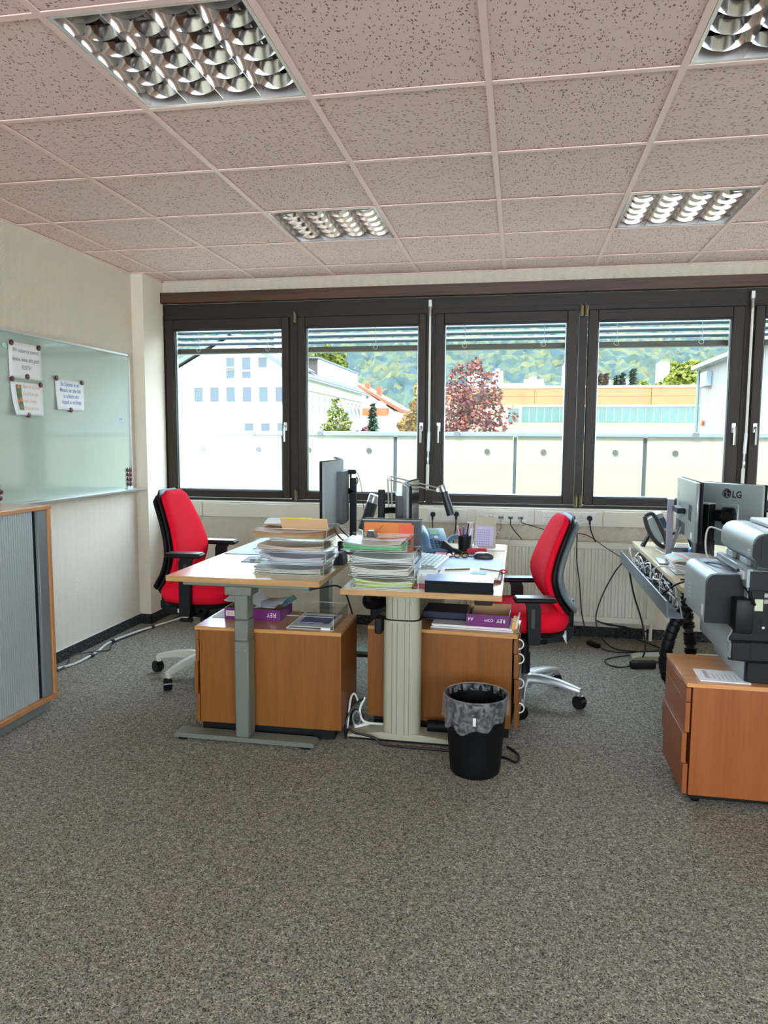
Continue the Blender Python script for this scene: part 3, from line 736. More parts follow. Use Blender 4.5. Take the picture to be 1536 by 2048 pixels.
# ================================================================== PEDESTALS
def pedestal(label, x0, x1, y0, y1, zb, zt, side, mside, mtop, rz=0, piv=(0, 0), dr=(.075, .13, .13, .13), rings=False):
    t = thing('drawer_pedestal', label, 'pedestal', (piv[0], piv[1], 0), rz)
    ox, oy = piv
    x0, x1, y0, y1 = x0-ox, x1-ox, y0-oy, y1-oy
    xb0, xb1 = (x0+.024, x1) if side < 0 else (x0, x1-.024)
    obj('carcass', B(xb0, xb1, y0, y1, zb, zt-.018), mside, t)
    obj('pedestal_top', B(x0, x1, y0-.001, y1, zt-.018, zt, .0015), mtop, t)
    z = zt-.022
    tot = z-zb; sc = tot/sum(dr)
    for k, h in enumerate(dr):
        h *= sc
        xx = (x0, x0+.018) if side < 0 else (x1-.018, x1)
        if side < 0 and k == 2: xx = (x0-.008, x0+.010)
        if rings: xx = (xx[0]+.010*k/3, xx[1]+.010*k/3)
        d = obj('drawer_front', B(xx[0], xx[1], y0+.004, y1-.004, z-h+.002, z-.001, .001), mside, t)
        if rings:
            g = MB(); R_r = .024; zc = z-.012; yc = y0+.06
            g.tube([(xx[1]+.001+R_r*1.0*math.sin(a)*1.0, yc+.0*a, zc-R_r+R_r*math.cos(a)) for a in [PI*q/8 for q in range(9)]], .0035, n=6, sub=2)
            obj('ring_handle', g, M_wplast, d)
        z -= h
    obj('base_panel', B(x0+.03, x1-.035, y0+.012, y1-.012, .012 if zb > .055 else .03, zb), M_black, t)
    for a in (x0+.06, x1-.06):
        for b in (y0+.05, y1-.05):
            obj('caster', MB().cyl((a-.012, b, .0245), (a+.012, b, .0245), .0235, n=12).box(a-.01, a+.01, b-.01, b+.01, .03, zb), M_black, t)
    return t
P1Z, P2Z, P3Z = .537, .522, .503
pedestal('beech pedestal under the left desk, drawers towards the left chair', -1.525, -.80, 3.25, 3.62, .062, P1Z, -1, M_beech, M_beeh, rz=.02, piv=(-1.2, 3.3), dr=(.055, .125, .19, .16))
pedestal('beech pedestal under the middle desk, drawers with white ring handles', -.715, .018, 3.455, 3.755, .062, P2Z, 1, M_beech, M_beeh, rz=-.06, piv=(-.3, 3.5), rings=True)
obj_ = pedestal('orange beech pedestal under the printer at the right edge', .667, 1.47, 2.945, 3.35, .048, P3Z, -1, M_beech3, wood('beech_top_orange', (206, 140, 84), (220, 156, 100), .28, 'x', .45, coat=.25), dr=(.06, .13, .13, .13))

# ================================================================== CHAIRS
def sring(hw, hd, cx_, cy_, z, n=28, e=.6):
    out = []
    for i in range(n):
        a = 2*PI*i/n; c_, s_ = math.cos(a), math.sin(a)
        out.append(Vector((cx_+hd*math.copysign(abs(c_)**e, c_), cy_+hw*math.copysign(abs(s_)**e, s_), z)))
    return out
def make_chair(label, loc, rz, dz_seat, dz_arm, dz_back, yaw_base, m_base, m_cover):
    t = thing('office_chair', label, 'chair', loc, rz)
    zs = .54+dz_seat
    # seat cushion, front = +x
    rs = []
    for z, k, sh in ((-.115, .80, 0), (-.105, .93, 0), (-.07, 1.0, .0), (-.03, 1.0, 0), (-.008, .95, 0), (.004, .82, 0), (.006, .4, 0)):
        rs.append([Vector((p.x, p.y, zs+z-.03*max(0, (p.x-.14)/.12)**2*(1 if z > -.06 else 0))) for p in sring(.245*k, .235*k, .015, 0, 0, 32, .62)])
    obj('seat', MB().rings(rs), M_red, t, ang=70)
    rs = [[Vector((p.x, p.y, zs+z)) for p in sring(.215*k, .21*k, .01, 0, 0, 28, .62)] for z, k in ((-.15, .85), (-.135, 1.0), (-.113, 1.02))]
    obj('seat_shell', MB().rings(rs), M_black, t, ang=60)
    # backrest
    zb0 = .505+dz_back*.3; H = .53+dz_back*.7
    def cf(v): # front surface x along the height
        P = [(0, -.165), (.2, -.098), (.4, -.068), (.6, -.086), (.8, -.124), (1, -.165)]
        for i in range(len(P)-1):
            if v <= P[i+1][0] or i == len(P)-2:
                p0 = P[max(i-1, 0)][1]; p1 = P[i][1]; p2 = P[i+1][1]; p3 = P[min(i+2, len(P)-1)][1]
                s = (v-P[i][0])/(P[i+1][0]-P[i][0])
                return .5*(2*p1+(p2-p0)*s+(2*p0-5*p1+4*p2-p3)*s*s+(-p0+3*p1-3*p2+p3)*s**3)
    def wf(v):
        P = [(0, .19), (.2, .225), (.42, .235), (.7, .195), (1, .15)]
        for (a, x), (b, y) in zip(P, P[1:]):
            if v <= b: s = (v-a)/(b-a); return x+(y-x)*s
        return P[-1][1]
    def shell(off, th, grow, v0=0, v1=1, curve=.045, e=.7):
        rs = []; N = 18
        for k in range(N+1):
            v = k/N
            edge = min(v, 1-v)
            q = math.sqrt(max(0, 1-(1-min(1, edge/.09))**2)); q = max(q, .12)
            vv = v0+(v1-v0)*v
            z = zb0-grow+(H+2*grow)*vv; w_ = (wf(vv)+grow)*(.62+.38*q); th_ = th*(.35+.65*q)
            rr = []
            for p in sring(1, 1, 0, 0, 0, 28, e):
                yy = p.y*w_; xx = cf(vv)-off-th_/2+p.x*th_/2+curve*(yy/.235)**2*.6-(.012*(1-q))
                rr.append(Vector((xx, yy, z)))
            rs.append(rr)
        return MB().rings(rs)
    obj('backrest', shell(.0, .06, 0), M_red, t, ang=70)
    obj('back_rim', shell(.045, .035, .006), M_black, t, ang=70)
    obj('back_cover', shell(.068, .05, -.012, 0, .97), m_cover, t, ang=70)
    # spine bar
    sp = MB()
    zt_, zm = zb0+.05, .355+dz_seat*.8
    sp.box(-.262, -.205, -.035, .035, zm+.02, zt_+.02, .012, seg=2)
    sp.prism([(-.262, zm+.06), (-.262, zm+.02), (-.235, zm-.012), (-.18, zm-.02), (-.02, zm-.035), (.06, zm-.035), (.08, zm+.0), (.08, zm+.055), (-.18, zm+.055), (-.205, zm+.075)], 'y', -.04, .04)
    obj('back_bar', sp, M_black, t)
    me_ = MB(); me_.box(-.11, .12, -.10, .10, zm-.02, zs-.115, .012, seg=2); me_.box(-.05, .05, -.2, .2, zm+.03, zm+.055, .005)
    obj('mechanism', me_, M_black, t)
    lv = MB(); lv.cyl((.06, -.1, zm+.02), (.10, -.235, zm-.0), .010, n=10); lv.cyl((.10, -.235, zm), (.105, -.265, zm-.003), .015, n=12)
    lv.box(-.04, .035, -.27, -.245, zm-.005, zm+.015, .004); lv.cyl((-.0, -.1, zm+.01), (-.0, -.25, zm+.005), .007, n=8)
    obj('lever', lv, M_black, t)
    obj('type_label', B(-.155, -.105, -.0408, -.0402, zm-.01, zm+.015), M_paper2, t)
    # armrests
    for s in (-1, 1):
        za = .63+dz_arm
        ar = MB(); y = s*.272
        ar.prism([(-.02, za-.02), (-.03, za-.045), (-.032, zm+.06), (-.028, zm+.035), (.028, zm+.035), (.032, zm+.06), (.040, za-.045), (.055, za-.02)], 'y', y-.016, y+.016)
        ar.box(-.03, .03, min(s*.1, s*.285), max(s*.1, s*.285), zm+.03, zm+.05, .005)
        a_ = obj('armrest_post', ar, M_black, t)
        ip = MB(); yy = y+s*.0165
        ip.box(.0, .018, yy-.0006, yy+.0006, za-.155, za-.055)
        obj('height_button', ip, M_dark, a_)
        pd = MB(); pd.box(-.105, .108, y-.046, y+.046, za-.018, za+.006, .011, seg=3)
        ap = obj('armrest_pad', pd, M_black, t)
        obj('pad_highlight', B(-.098, .10, y-.040, y+.040, za+.0055, za+.0095, .003), mat('armrest_highlight', (88, 90, 92), .35), ap)  # grey top paints in the light reflected off the black pad
    obj('gas_column', MB().cyl((0, 0, .10), (0, 0, zm), .026, n=18).cyl((0, 0, .14), (0, 0, .27), .034, n=18), M_black, t)
    # base
    hub = MB(); hub.lathe([(.0, .075), (.045, .075), (.05, .09), (.045, .15), (.035, .155), (0, .155)], n=24)
    hb = obj('base_hub', hub, m_base, t)
    for k in range(5):
        a = yaw_base+2*PI*k/5; M_ = Matrix.Rotation(a, 4, 'Z')
        rs = []
        for x, z, w_, h_ in ((.03, .120, .028, .028), (.10, .130, .026, .024), (.20, .124, .022, .019), (.28, .108, .018, .016), (.318, .100, .015, .013)):
            rs.append([M_@Vector((x, w_*c_, z+h_*s_)) for c_, s_ in ((-1, -.8), (1, -.8), (1, .3), (.6, 1), (-.6, 1), (-1, .3))])
        l_ = MB().rings(rs); l_.cyl(M_@Vector((.308, 0, .072)), M_@Vector((.308, 0, .100)), .016, n=12)
        obj('base_arm', l_, m_base, t)
        ca = MB(); c0 = M_@Vector((.315, 0, .0)); ta = a+1.1+k*1.3
        dx, dy = math.cos(ta), math.sin(ta)
        for s in (-1, 1):
            p = Vector((c0.x, c0.y, .0362)); d = Vector((dx, dy, 0))
            ca.cyl(p+d*s*.004, p+d*s*.024, .036, .030, n=20)
        ca.cyl((c0.x, c0.y, .036), (c0.x, c0.y, .078), .011, n=10)
        ca.cyl((c0.x-dx*.019, c0.y-dy*.019, .041), (c0.x+dx*.019, c0.y+dy*.019, .041), .035, n=14)
        obj('caster', ca, M_blackg, t)
    return t
ch1 = make_chair('red high back office chair at the left desk, facing right', (-1.845, 4.07, 0), .03, .06, .16, .095, math.radians(178), mat('white_chair_base', (196, 194, 176), .4), M_blackm)
ch2 = make_chair('red office chair between middle desk and radiator, facing left', (.055, 4.045, 0), PI+.16, .0, .0, .0, math.radians(160)-.16, M_legalu, M_greyfab)
# white cloth / tissue behind the seat of the right chair
tk = MB()
tk.grid(lambda a, b: (.20+.075*a, 3.93+.12*b+.01*math.sin(9*a), .435+.035*math.sin(3*a+1)*math.cos(5*b)-.05*a), 8, 8, .004)
solo('cleaning_cloth', tk, M_paper, 'crumpled white cloth tucked behind the seat of the right chair', 'cloth')

# ================================================================== MONITORS LEFT & MIDDLE
def arc_panel(p0, p1, bulge, z0, z1, th, N=14):
    """curved slab between two plan points; bulge to the right of p0->p1"""
    p0 = Vector(p0); p1 = Vector(p1); d = (p1-p0); nrm = Vector((d.y, -d.x)).normalized()
    A = []; Bq = []
    for k in range(N+1):
        s = k/N; q = p0+d*s+nrm*bulge*(1-(2*s-1)**2)
        A.append(q); Bq.append(q+nrm*th)
    return A+Bq[::-1]
M_weave = mat('woven_grey_back', (150, 158, 156), .6, bump=(500, .5), var=(420, .12))
def curved_monitor(label, p0, p1, bulge, z0, z1, hump, post, arm_z, ztop, zdesk):
    t = thing('curved_monitor', label, 'monitor', (0, 0, 0))
    obj('screen_bezel', MB().prism([tuple(v) for v in arc_panel(p0, p1, bulge, 0, 0, .012)], 'z', z0, z1), M_blackm, t, ang=50)
    q0 = Vector(p0); q1 = Vector(p1); d = (q1-q0).normalized(); nr = Vector((d.y, -d.x))
    off = nr*.012
    a = arc_panel(q0+off+d*.005, q1+off-d*.005, bulge*.98, 0, 0, .014)
    obj('back_cover', MB().prism([tuple(v) for v in a], 'z', z0+.004, z1-.004), M_weave, t, ang=50)
    scr = arc_panel(q0-nr*.0015+d*.012, q1-nr*.0015-d*.012, bulge, 0, 0, .0012)
    obj('screen', MB().prism([tuple(v) for v in scr], 'z', z0+.014, z1-.008), M_blackg, t, ang=50)
    L_ = (q1-q0).length; mid = (q0+q1)/2
    h0 = q0+(q1-q0)*hump[0]+nr*(bulge*(1-(2*hump[0]-1)**2)+.02); h1 = q0+(q1-q0)*hump[1]+nr*(bulge*(1-(2*hump[1]-1)**2)+.02)
    a = arc_panel(h0, h1, .02, 0, 0, .035)
    obj('rear_housing', MB().prism([tuple(v) for v in a], 'z', z0+.01, z1-.062), M_dark, t, ang=50)
    m0 = mid+nr*(bulge+.055)
    st = MB(); px, py = post
    st.box(px-.018, px+.018, py-.012, py+.012, zdesk+.01, ztop, .003)
    obj('post', st, M_black, t)
    obj('stand_base', B(px-.05, px+.05, py-.07, py+.07, zdesk+.0005, zdesk+.012, .003), M_black, t)
    am = MB(); am.tube([(m0.x, m0.y, arm_z), ((m0.x+px)/2, (m0.y+py)/2, arm_z+.004), (px, py, arm_z)], .017, n=4, sub=2); obj('arm', am, M_black, t)
    return t
cm1 = curved_monitor('large curved monitor on the left desk seen from its grey woven back', (-.990, 3.58), (-1.125, 4.40), .062, .972, 1.328, (.25, .78), (-.915, 4.02), 1.145, 1.222, Z1)
cm2 = curved_monitor('curved monitor on the middle desk with pale back and reflecting screen', (-.588, 4.36), (-.530, 3.66), .045, .87, 1.205, (.28, .8), (-.735, 3.93), 1.045, 1.165, Z2)
# webcam on the left post
t = thing('webcam', 'small black webcam clipped on top of the left monitor post', 'webcam', (-.93, 4.02, 1.2225))
obj('camera_body', B(-.045, .03, -.012, .012, .020, .045, .004), M_black, t)
obj('clip', MB().cyl((0, 0, 0), (0, 0, .022), .006, n=10).tube([(.03, 0, .005), (.042, 0, -.01), (.036, 0, -.035)], .003, n=6), M_black, t)
obj('lens', MB().cyl((-.046, 0, .033), (-.044, 0, .033), .008, n=12), M_blackg, t)
solo('webcam_cable', MB().tube([(-.90, 4.02, 1.258), (-.885, 4.03, 1.23), (-.873, 4.05, 1.15), (-.868, 4.08, 1.05), (-.86, 4.12, .95), (-.885, 4.14, .81)], .0018, n=5), M_cable, 'thin black cable hanging from the webcam', 'cable')
# desk lamps
def lamp(label, base, pts, head0, head1, hr):
    t = thing('desk_lamp', label, 'lamp', base)
    b = Vector(base)
    obj('lamp_base', MB().lathe([(0, 0), (.045, 0), (.045, .012), (.02, .018), (.012, .05), (0, .05)], n=20), M_alu2, t)
    for s in (-.011, .011):
        for a, c in zip(pts, pts[1:]):
            a = Vector(a)-b; c = Vector(c)-b
            d = (c-a).normalized(); n_ = d.cross(Vector((0, 1, 0))).normalized()
            obj('lamp_arm', MB().cyl(a+n_*s, c+n_*s, .0045, n=8), M_alu, t)
    jn = MB()
    for a in pts[1:]:
        a = Vector(a)-b; jn.cyl(a-Vector((0, .012, 0)), a+Vector((0, .012, 0)), .014, n=12)
    obj('joint', jn, M_alu2, t)
    h0 = Vector(head0)-b; h1 = Vector(head1)-b; d = (h1-h0)
    q = d.to_track_quat('Z', 'Y').to_matrix().to_4x4(); q.translation = h0; L_ = d.length
    obj('lamp_head', MB().lathe([(hr*.92, L_*.22), (hr, L_*.23), (hr*1.06, L_), (hr*.98, L_), (hr*.9, L_*.24)], n=22, M=q), mat('dark_lamp_green', (36, 42, 40), .4), t)
    obj('head_cap', MB().lathe([(0, 0), (hr*.86, 0), (hr*.95, .005), (hr*.95, L_*.22), (0, L_*.22)], n=22, M=q), M_alu, t)
lamp('silver arm desk lamp with dark cylinder head over the middle desk', (-.80, 4.58, Z2+.0005), [(-.79, 4.58, .80), (-.802, 4.55, 1.195), (-.475, 4.42, 1.135)], (-.455, 4.40, 1.165), (-.395, 4.40, .985), .024)
lamp('dark lamp head with silver cap leaning low behind the left desk', (-1.0, 4.62, Z1+.0005), [(-.985, 4.62, .84), (-.84, 4.58, .97), (-.875, 4.56, 1.04)], (-.885, 4.50, 1.09), (-.955, 4.50, .87), .036)

# ================================================================== LETTER TRAYS
def letter_tray(label, x0, x1, y0, y1, z, h=.05, open_left=True, group=None):
    t = thing('letter_tray', label, 'letter tray', ((x0+x1)/2, (y0+y1)/2, z), 0, group)
    w, d = (x1-x0)/2, (y1-y0)/2
    obj('tray_floor', B(-w, w, -d, d, 0, .0025), M_acryl, t)
    wl = MB(); wl.box(-w, w, -d, -d+.0025, .0025, h); wl.box(-w, w, d-.0025, d, .0025, h); wl.box(w-.0025, w, -d+.0025, d-.0025, .0025, h)
    obj('tray_wall', wl, M_acryl, t)
    eg = MB()
    eg.box(-w, w, -d-.0002, -d+.0027, h, h+.0016); eg.box(-w, w, d-.0027, d+.0002, h, h+.0016); eg.box(w-.0027, w+.0002, -d, d, h, h+.0016)
    eg.box(-w-.001, -w+.001, -d, d, 0, .004); eg.box(w-.001, w+.0006, -d-.0006, -d+.001, 0, h); eg.box(-w, w, -d-.0006, -d+.0002, 0, .002)
    obj('tray_rim', eg, M_acedge, t)
    return t
def sheets(name, label, x0, x1, y0, y1, z, th, m_, sag=.006, rz=0, cat='papers', curl=0, group=None, m2=None):
    t_ = thing(name, label, cat, ((x0+x1)/2, (y0+y1)/2, z), rz, group)
    w, d = (x1-x0)/2, (y1-y0)/2
    k = 5 if th > .012 else 1
    for q in range(k):
        o_ = random.uniform(-.005, .005) if q else 0; oy_ = random.uniform(-.004, .004) if q else 0; ph = random.uniform(0, 3); lift = .010*q/k if k > 1 else 0
        def fn(a, b):
            return (-w+2*w*a+o_, -d+2*d*b+oy_, th*(q+1)/k-.0006+lift*(1-a)**3+lift*.5*a**4-(.0016*q*math.sin(PI*a)*(1 if k > 1 else 0))+.0006*math.sin(5*a+ph)*min(q, 1)+curl*max(0, .25-a)*3)
        obj('sheet_stack', MB().grid(fn, 12, 2, th/k-.0012), (m2 if (m2 and q > k//2) else (m_ if q % 2 == 0 else (M_paper2 if cat == 'papers' else m_))), t_)
    return t_
# left stack
TX0, TX1, TY0, TY1 = -1.235, -.888, 3.272, 3.518
for k, (nm, dx) in enumerate((('lowest', 0), ('second', .012), ('third', 0.0), ('top', .018))):
    letter_tray('clear acrylic letter tray, %s of the four on the left desk' % nm, TX0+dx, TX1+dx, TY0, TY1, Z1+.001+.0565*k, .049)
z = Z1+.0045
sheets('paper_stack', 'grey and red edged papers in the lowest tray of the left desk', TX0+.004, TX1-.014, TY0+.012, TY1-.012, z, .024, mat('sage_paper', (178, 186, 164), .7), m2=mat('greyish_sheet', (190, 188, 190), .6))
sheets('paper_stack', 'lilac white forms in the second tray of the left desk', TX0+.03, TX1-.006, TY0+.012, TY1-.012, z+.0565, .022, mat('lilac_white_paper', (206, 206, 226), .7), curl=.02)
sheets('paper_stack', 'peach coloured papers in the third tray of the left desk', TX0+.02, TX1-.01, TY0+.012, TY1-.012, z+.113, .018, mat('peach_paper', (226, 190, 160), .7))
sheets('folder_stack', 'brown folders in the top tray of the left desk', TX0+.0, TX1-.0, TY0+.012, TY1-.012, z+.1695, .026, M_tint, m2=mat('brown_folder', (176, 126, 76), .65), cat='folders')
t = thing('folder', 'tilted tan folder with yellow edge standing on the top left tray stack', 'folder', (-1.0, 3.36, Z1+.205), 0)
obj('folder_cover', MB().prism([(-.135, .058), (.10, .055), (.118, .0), (-.115, .0)], 'y', 0, .003, M=Matrix.Rotation(-.5, 4, 'X')), mat('tan_folder', (206, 168, 126), .6), t)
obj('folder_edge', MB().prism([(-.139, .062), (.102, .059), (.10, .054), (-.136, .057)], 'y', -.001, .004, M=Matrix.Rotation(-.5, 4, 'X')), mat('yellow_edge', (226, 214, 60), .5), t)
sheets('paper_sheets', 'white sheets lying behind the tilted folder on the left tray stack', -1.26, -1.03, 3.45, 3.66, Z1+.222, .006, M_paper, rz=.25)
# middle stack
UX0, UX1, UY0, UY1 = -.758, -.462, 3.232, 3.472
names = ('lowest', 'second', 'third', 'top')
for k, dx in enumerate((.018, .0, -.004, -.035)):
    letter_tray('clear acrylic letter tray, %s of the four on the middle desk' % names[k], UX0+dx, UX1+dx+.01, UY0, UY1, Z2+.001+.058*k, .050)
z = Z2+.0045
sheets('paper_stack', 'lime green folders in the lowest tray of the middle desk', UX0+.028, UX1-.004, UY0+.012, UY1-.012, z, .032, mat('lime_folder', (190, 204, 96), .55), m2=mat('lime_white', (214, 220, 180), .6))
sheets('paper_stack', 'white papers in the second tray of the middle desk', UX0+.01, UX1-.02, UY0+.012, UY1-.012, z+.058, .030, M_paper2)
sheets('paper_stack', 'curled white papers in the third tray of the middle desk', UX0+.008, UX1-.004, UY0+.012, UY1-.012, z+.116, .022, M_paper)
sheets('folder_stack', 'green and clear folders in the top tray of the middle desk', UX0-.028, UX1-.05, UY0+.012, UY1-.012, z+.174, .028, mat('green_sleeve', (96, 196, 130), .3), cat='folders', m2=mat('clear_sleeve', (176, 180, 166), .25))
solo('red_folder', MB().box(-.06, .06, -.10, .10, 0, .004), mat('red_card', (216, 52, 60), .4), 'red folder sticking out beneath the lowest tray of the middle desk', 'folder', None, (-.43, 3.40, Z2+.0015), (0, 0, .25))
solo('binder_clip', MB().prism([(0, 0), (.05, 0), (.032, .03), (.006, .03)], 'y', 0, .05), mat('clip_dark', (40, 46, 42), .4), 'dark label strip lying on the top tray of the middle desk', 'clip', None, (-.69, 3.3, Z2+.001+.058*3+.052))
# magazine holder with orange folders
t = thing('magazine_holder', 'dark file holder standing behind the trays on the middle desk', 'file holder', (-.61, 3.53, Z2+.0005))
hd = MB(); hd.box(-.135, .145, -.038, -.034, .0, .285); hd.box(-.135, .145, .034, .038, 0, .285); hd.box(.141, .145, -.034, .034, 0, .285); hd.box(-.135, .141, -.034, .034, 0, .004); hd.box(-.14, .15, .03, .038, .285, .289)
obj('holder_shell', hd, M_dark, t)
obj('holder_rim', B(-.140, .150, -.040, -.033, .286, .290), mat('pale_rim', (150, 150, 140), .4), t)
t = thing('orange_folder', 'orange perforated folder in the front of the file holder', 'folder', (-.61, 3.4865, Z2+.001))
obj('folder_cover', B(-.128, .105, 0, .003, .0, .276, .001), mat('orange_plastic', (216, 120, 36), .45), t)
hl = MB()
for a in range(5):
    for b in range(14): hl.box(.02+.014*a, .0225+.014*a, -.0006, .0, .06+.0135*b, .0625+.0135*b)
obj('perforation', hl, mat('perf_dark', (150, 70, 20), .6), t)
obj('scribble', MB().tube([(-.118, -.0004, .19), (-.10, -.0004, .215), (-.06, -.0004, .232), (-.035, -.0004, .262)], .0009, n=4), mat('brown_line', (130, 70, 30), .6), t)
solo('orange_folder', B(.045, .118, 0, .003, 0, .268), mat('deep_orange_plastic', (224, 84, 34), .45), 'narrow deep orange folder at the right of the perforated one', 'folder', None, (-.61, 3.4825, Z2+.001))

# ================================================================== LEFT DESK SMALL THINGS
sheets('desk_pad', 'pale blue desk pad near the back of the left desk', -1.60, -1.22, 3.80, 4.40, Z1+.0005, .004, M_bluep, cat='desk pad')
sheets('paper_sheets', 'white sheets lying on the blue pad of the left desk', -1.50, -1.22, 4.10, 4.42, Z1+.005, .002, M_paper, rz=.2)
solo('mouse_mat', B(-.10, .10, -.09, .09, 0, .003, .001), mat('dark_mat', (82, 84, 96), .6), 'small dark grey mouse mat in front of the left trays', 'mouse mat', None, (-1.32, 3.66, Z1+.0005), (0, 0, .1))
g = MB(); g.box(-.03, .03, -.006, .006, .0, .012, .003); g.box(-.10, -.03, -.003, .003, .002, .008, .002)
solo('pen', g, M_black, 'black marker lying at the left end of the left trays', 'pen', None, (-1.27, 3.60, Z1+.004), (0, 0, .15))
solo('pen', MB().cyl((0, 0, .006), (.13, .03, .006), .0045, n=8), M_black, 'black pen lying beside the blue pad on the left desk', 'pen', None, (-1.33, 3.77, Z1+.001))
t = thing('hole_punch', 'black hole punch standing right of the left trays', 'hole punch', (-.852-.04, 3.62, Z1+.0005))
obj('punch_body', MB().prism([(-.03, 0), (.03, 0), (.02, .055), (-.005, .06)], 'y', -.05, .05), M_black, t)
obj('punch_lever', MB().prism([(-.03, .058), (.018, .064), (.03, .03), (.024, .03), (.012, .056)], 'y', -.045, .045), M_dark, t)
t = thing('tape_dispenser', 'small black and cream desk gadget behind the left trays', 'gadget', (-.915, 3.74, Z1+.0005))
obj('gadget_body', B(-.018, .018, -.02, .02, 0, .10, .005), M_black, t); obj('gadget_front', B(.006, .0205, -.018, .018, .01, .09, .003), M_cream, t)
# white box, chrome ornament, cups etc behind trays of the middle desk
solo('card_box', B(-.045, .045, -.05, .05, 0, .055, .002), M_paper, 'white box beside the cream folder on the middle desk', 'box', None, (-.415, 3.42, Z2+.0005))
t = thing('binder', 'thick black ring binder lying at the front of the middle desk', 'binder', (-.247, 3.30, Z2+.0005), .0)
bb = MB(); bb.box(-.155, .150, -.085, .005, .0, .003); bb.box(-.155, .150, -.085, .005, .048, .051); bb.box(-.155, .150, -.088, -.085, 0, .051, .001)
obj('binder_cover', bb, M_blackm, t)
obj('binder_pages', B(-.15, .144, -.083, .09, .003, .047), M_paper2, t)
obj('cover_print', B(-.155, .15, -.084, .095, .0512, .0522), mat('blue_cover_print', (120, 160, 214), .3, var=(9, .35)), t)
t = thing('folder_stack', 'open cream folder with teal sticky note on the middle desk', 'folders', (-.218, 3.60, Z2+.0005), -.02)
obj('folder_cover', B(-.145, .15, -.115, .115, 0, .014, .002), mat('dark_red_cover', (90, 30, 36), .5), t)
obj('folder_leaf', B(-.155, .135, -.118, .12, .0142, .024, .002), mat('yellow_cream_card', (232, 222, 168), .5), t)
sn = B(-.155, .125, -.115, .118, .0242, .0262); obj('top_sheet', sn, mat('cream_sheet', (242, 232, 206), .6), t)
solo('sticky_note', B(-.037, .037, -.034, .034, 0, .0012), mat('teal_note', (140, 206, 200), .6), 'teal sticky note on the open cream folder', 'sticky note', None, (-.18, 3.585, Z2+.0275), (0, 0, -.1))
solo('pen', MB().cyl((-.06, -.02, .005), (.06, .03, .005), .004, n=8), M_brass, 'gold pen lying at the left of the cream folder', 'pen', None, (-.29, 3.63, Z2+.0270))
solo('pen', MB().cyl((-.055, .035, .005), (.06, -.025, .005), .0035, n=8), M_steel, 'slim grey pen lying at the right of the cream folder', 'pen', None, (-.125, 3.64, Z2+.0270))
solo('keyring', MB().tube([(0, 0, .012), (.02, .01, .02), (.04, 0, .012), (.02, -.012, .006), (0, 0, .012)], .004, n=6), mat('red_band', (190, 40, 50), .5), 'small red and white tag at the right edge of the cream folder', 'tag', None, (-.085, 3.66, Z2+.012))
# desk pad, keyboard, mouse
sheets('desk_pad', 'pale blue paper desk pad on the middle desk', -.425, -.075, 3.74, 4.17, Z2+.0005, .005, M_bluep, cat='desk pad')
def keyboard(label, loc, rz, w, d, nx, ny, mb_, mk, mk2):
    t = thing('keyboard', label, 'keyboard', loc, rz)
    obj('keyboard_body', MB().prism([(-d/2, 0), (d/2, 0), (d/2, .022), (-d/2, .012)], 'x', -w/2, w/2), mb_, t)
    for a in range(nx):
        for b in range(ny):
            x = -w/2+.012+(w-.024)*(a+.5)/nx; y = -d/2+.012+(d-.024)*(b+.5)/ny; z = .012+(y+d/2)/d*.010
            hw, hd = (w-.024)/nx*.44, (d-.024)/ny*.44
            if a == 0 and b == 0: me = MB().box(-hw, hw, -hd, hd, 0, .007, .0015).mesh('key'); keyboard.me = me; me.materials.append(mk); me2 = me.copy(); me2.materials.clear(); me2.materials.append(mk2)
            obj('key', me2 if (a*3+b) % 5 < 2 else me, None, t, (x, y, z), (math.atan2(.010, d), 0, 0))
keyboard('cream keyboard with pale blue keys on the middle desk', (-.475, 3.93, Z2+.006), PI/2-.08, .40, .165, 15, 6, M_wplast, mat('key_cream', (214, 214, 200), .5), mat('key_teal', (150, 196, 200), .5))
t = thing('computer_mouse', 'black mouse with silver sides at the back of the blue pad', 'mouse', (-.185, 4.16, Z2+.006), .0)
ms = MB(); ms.rings([[Vector((p.x, p.y, z)) for p in sring(.034*k, .058*k, 0, 0, 0, 24, .85)] for z, k in ((0, .93), (.008, 1), (.018, .97), (.028, .8), (.034, .5), (.0355, .15))])
obj('mouse_body', ms, M_dark, t, ang=70)
obj('mouse_top', MB().rings([[Vector((p.x-.006, p.y, z)) for p in sring(.034*k, .058*k, 0, 0, 0, 24, .85)] for z, k in ((.0295, .74), (.0352, .48), (.0368, .15))]), M_silverp, t, ang=70)
# round dark coaster, glasses, red tape
solo('coaster', MB().cyl((0, 0, 0), (0, 0, .004), .045, n=24), M_dark, 'dark round coaster behind the red tape holder', 'coaster', None, (-.25, 4.27, Z2+.0005))
gl = MB()
for q in range(3):
    for s in (-1, 1): gl.tube([(q*.045+.018*math.cos(a)-.045, .012*s+.010*math.sin(a), .014+.012*math.sin(a)) for a in [2*PI*w/8 for w in range(9)]], .0025, n=5, sub=2)
solo('cable_coil', gl, M_black, 'black coiled telephone cord lying before the keyboard', 'cord', None, (-.335, 4.16, Z2+.006))
t = thing('tape_roll', 'red tape dispenser next to the pen cup', 'tape dispenser', (-.235, 4.36, Z2+.0005))
obj('tape_body', MB().prism([(-.055, 0), (.055, 0), (.06, .02), (.052, .036), (-.04, .034), (-.058, .022)], 'y', -.018, .018), mat('red_plastic', (190, 24, 48), .3), t)
obj('tape', MB().cyl((-.01, -.012, .03), (-.01, .012, .03), .018, n=18), M_paper2, t)
t = thing('pen_cup', 'black mesh pen cup full of pens on the middle desk', 'pen cup', (-.315, 4.45, Z2+.0005))
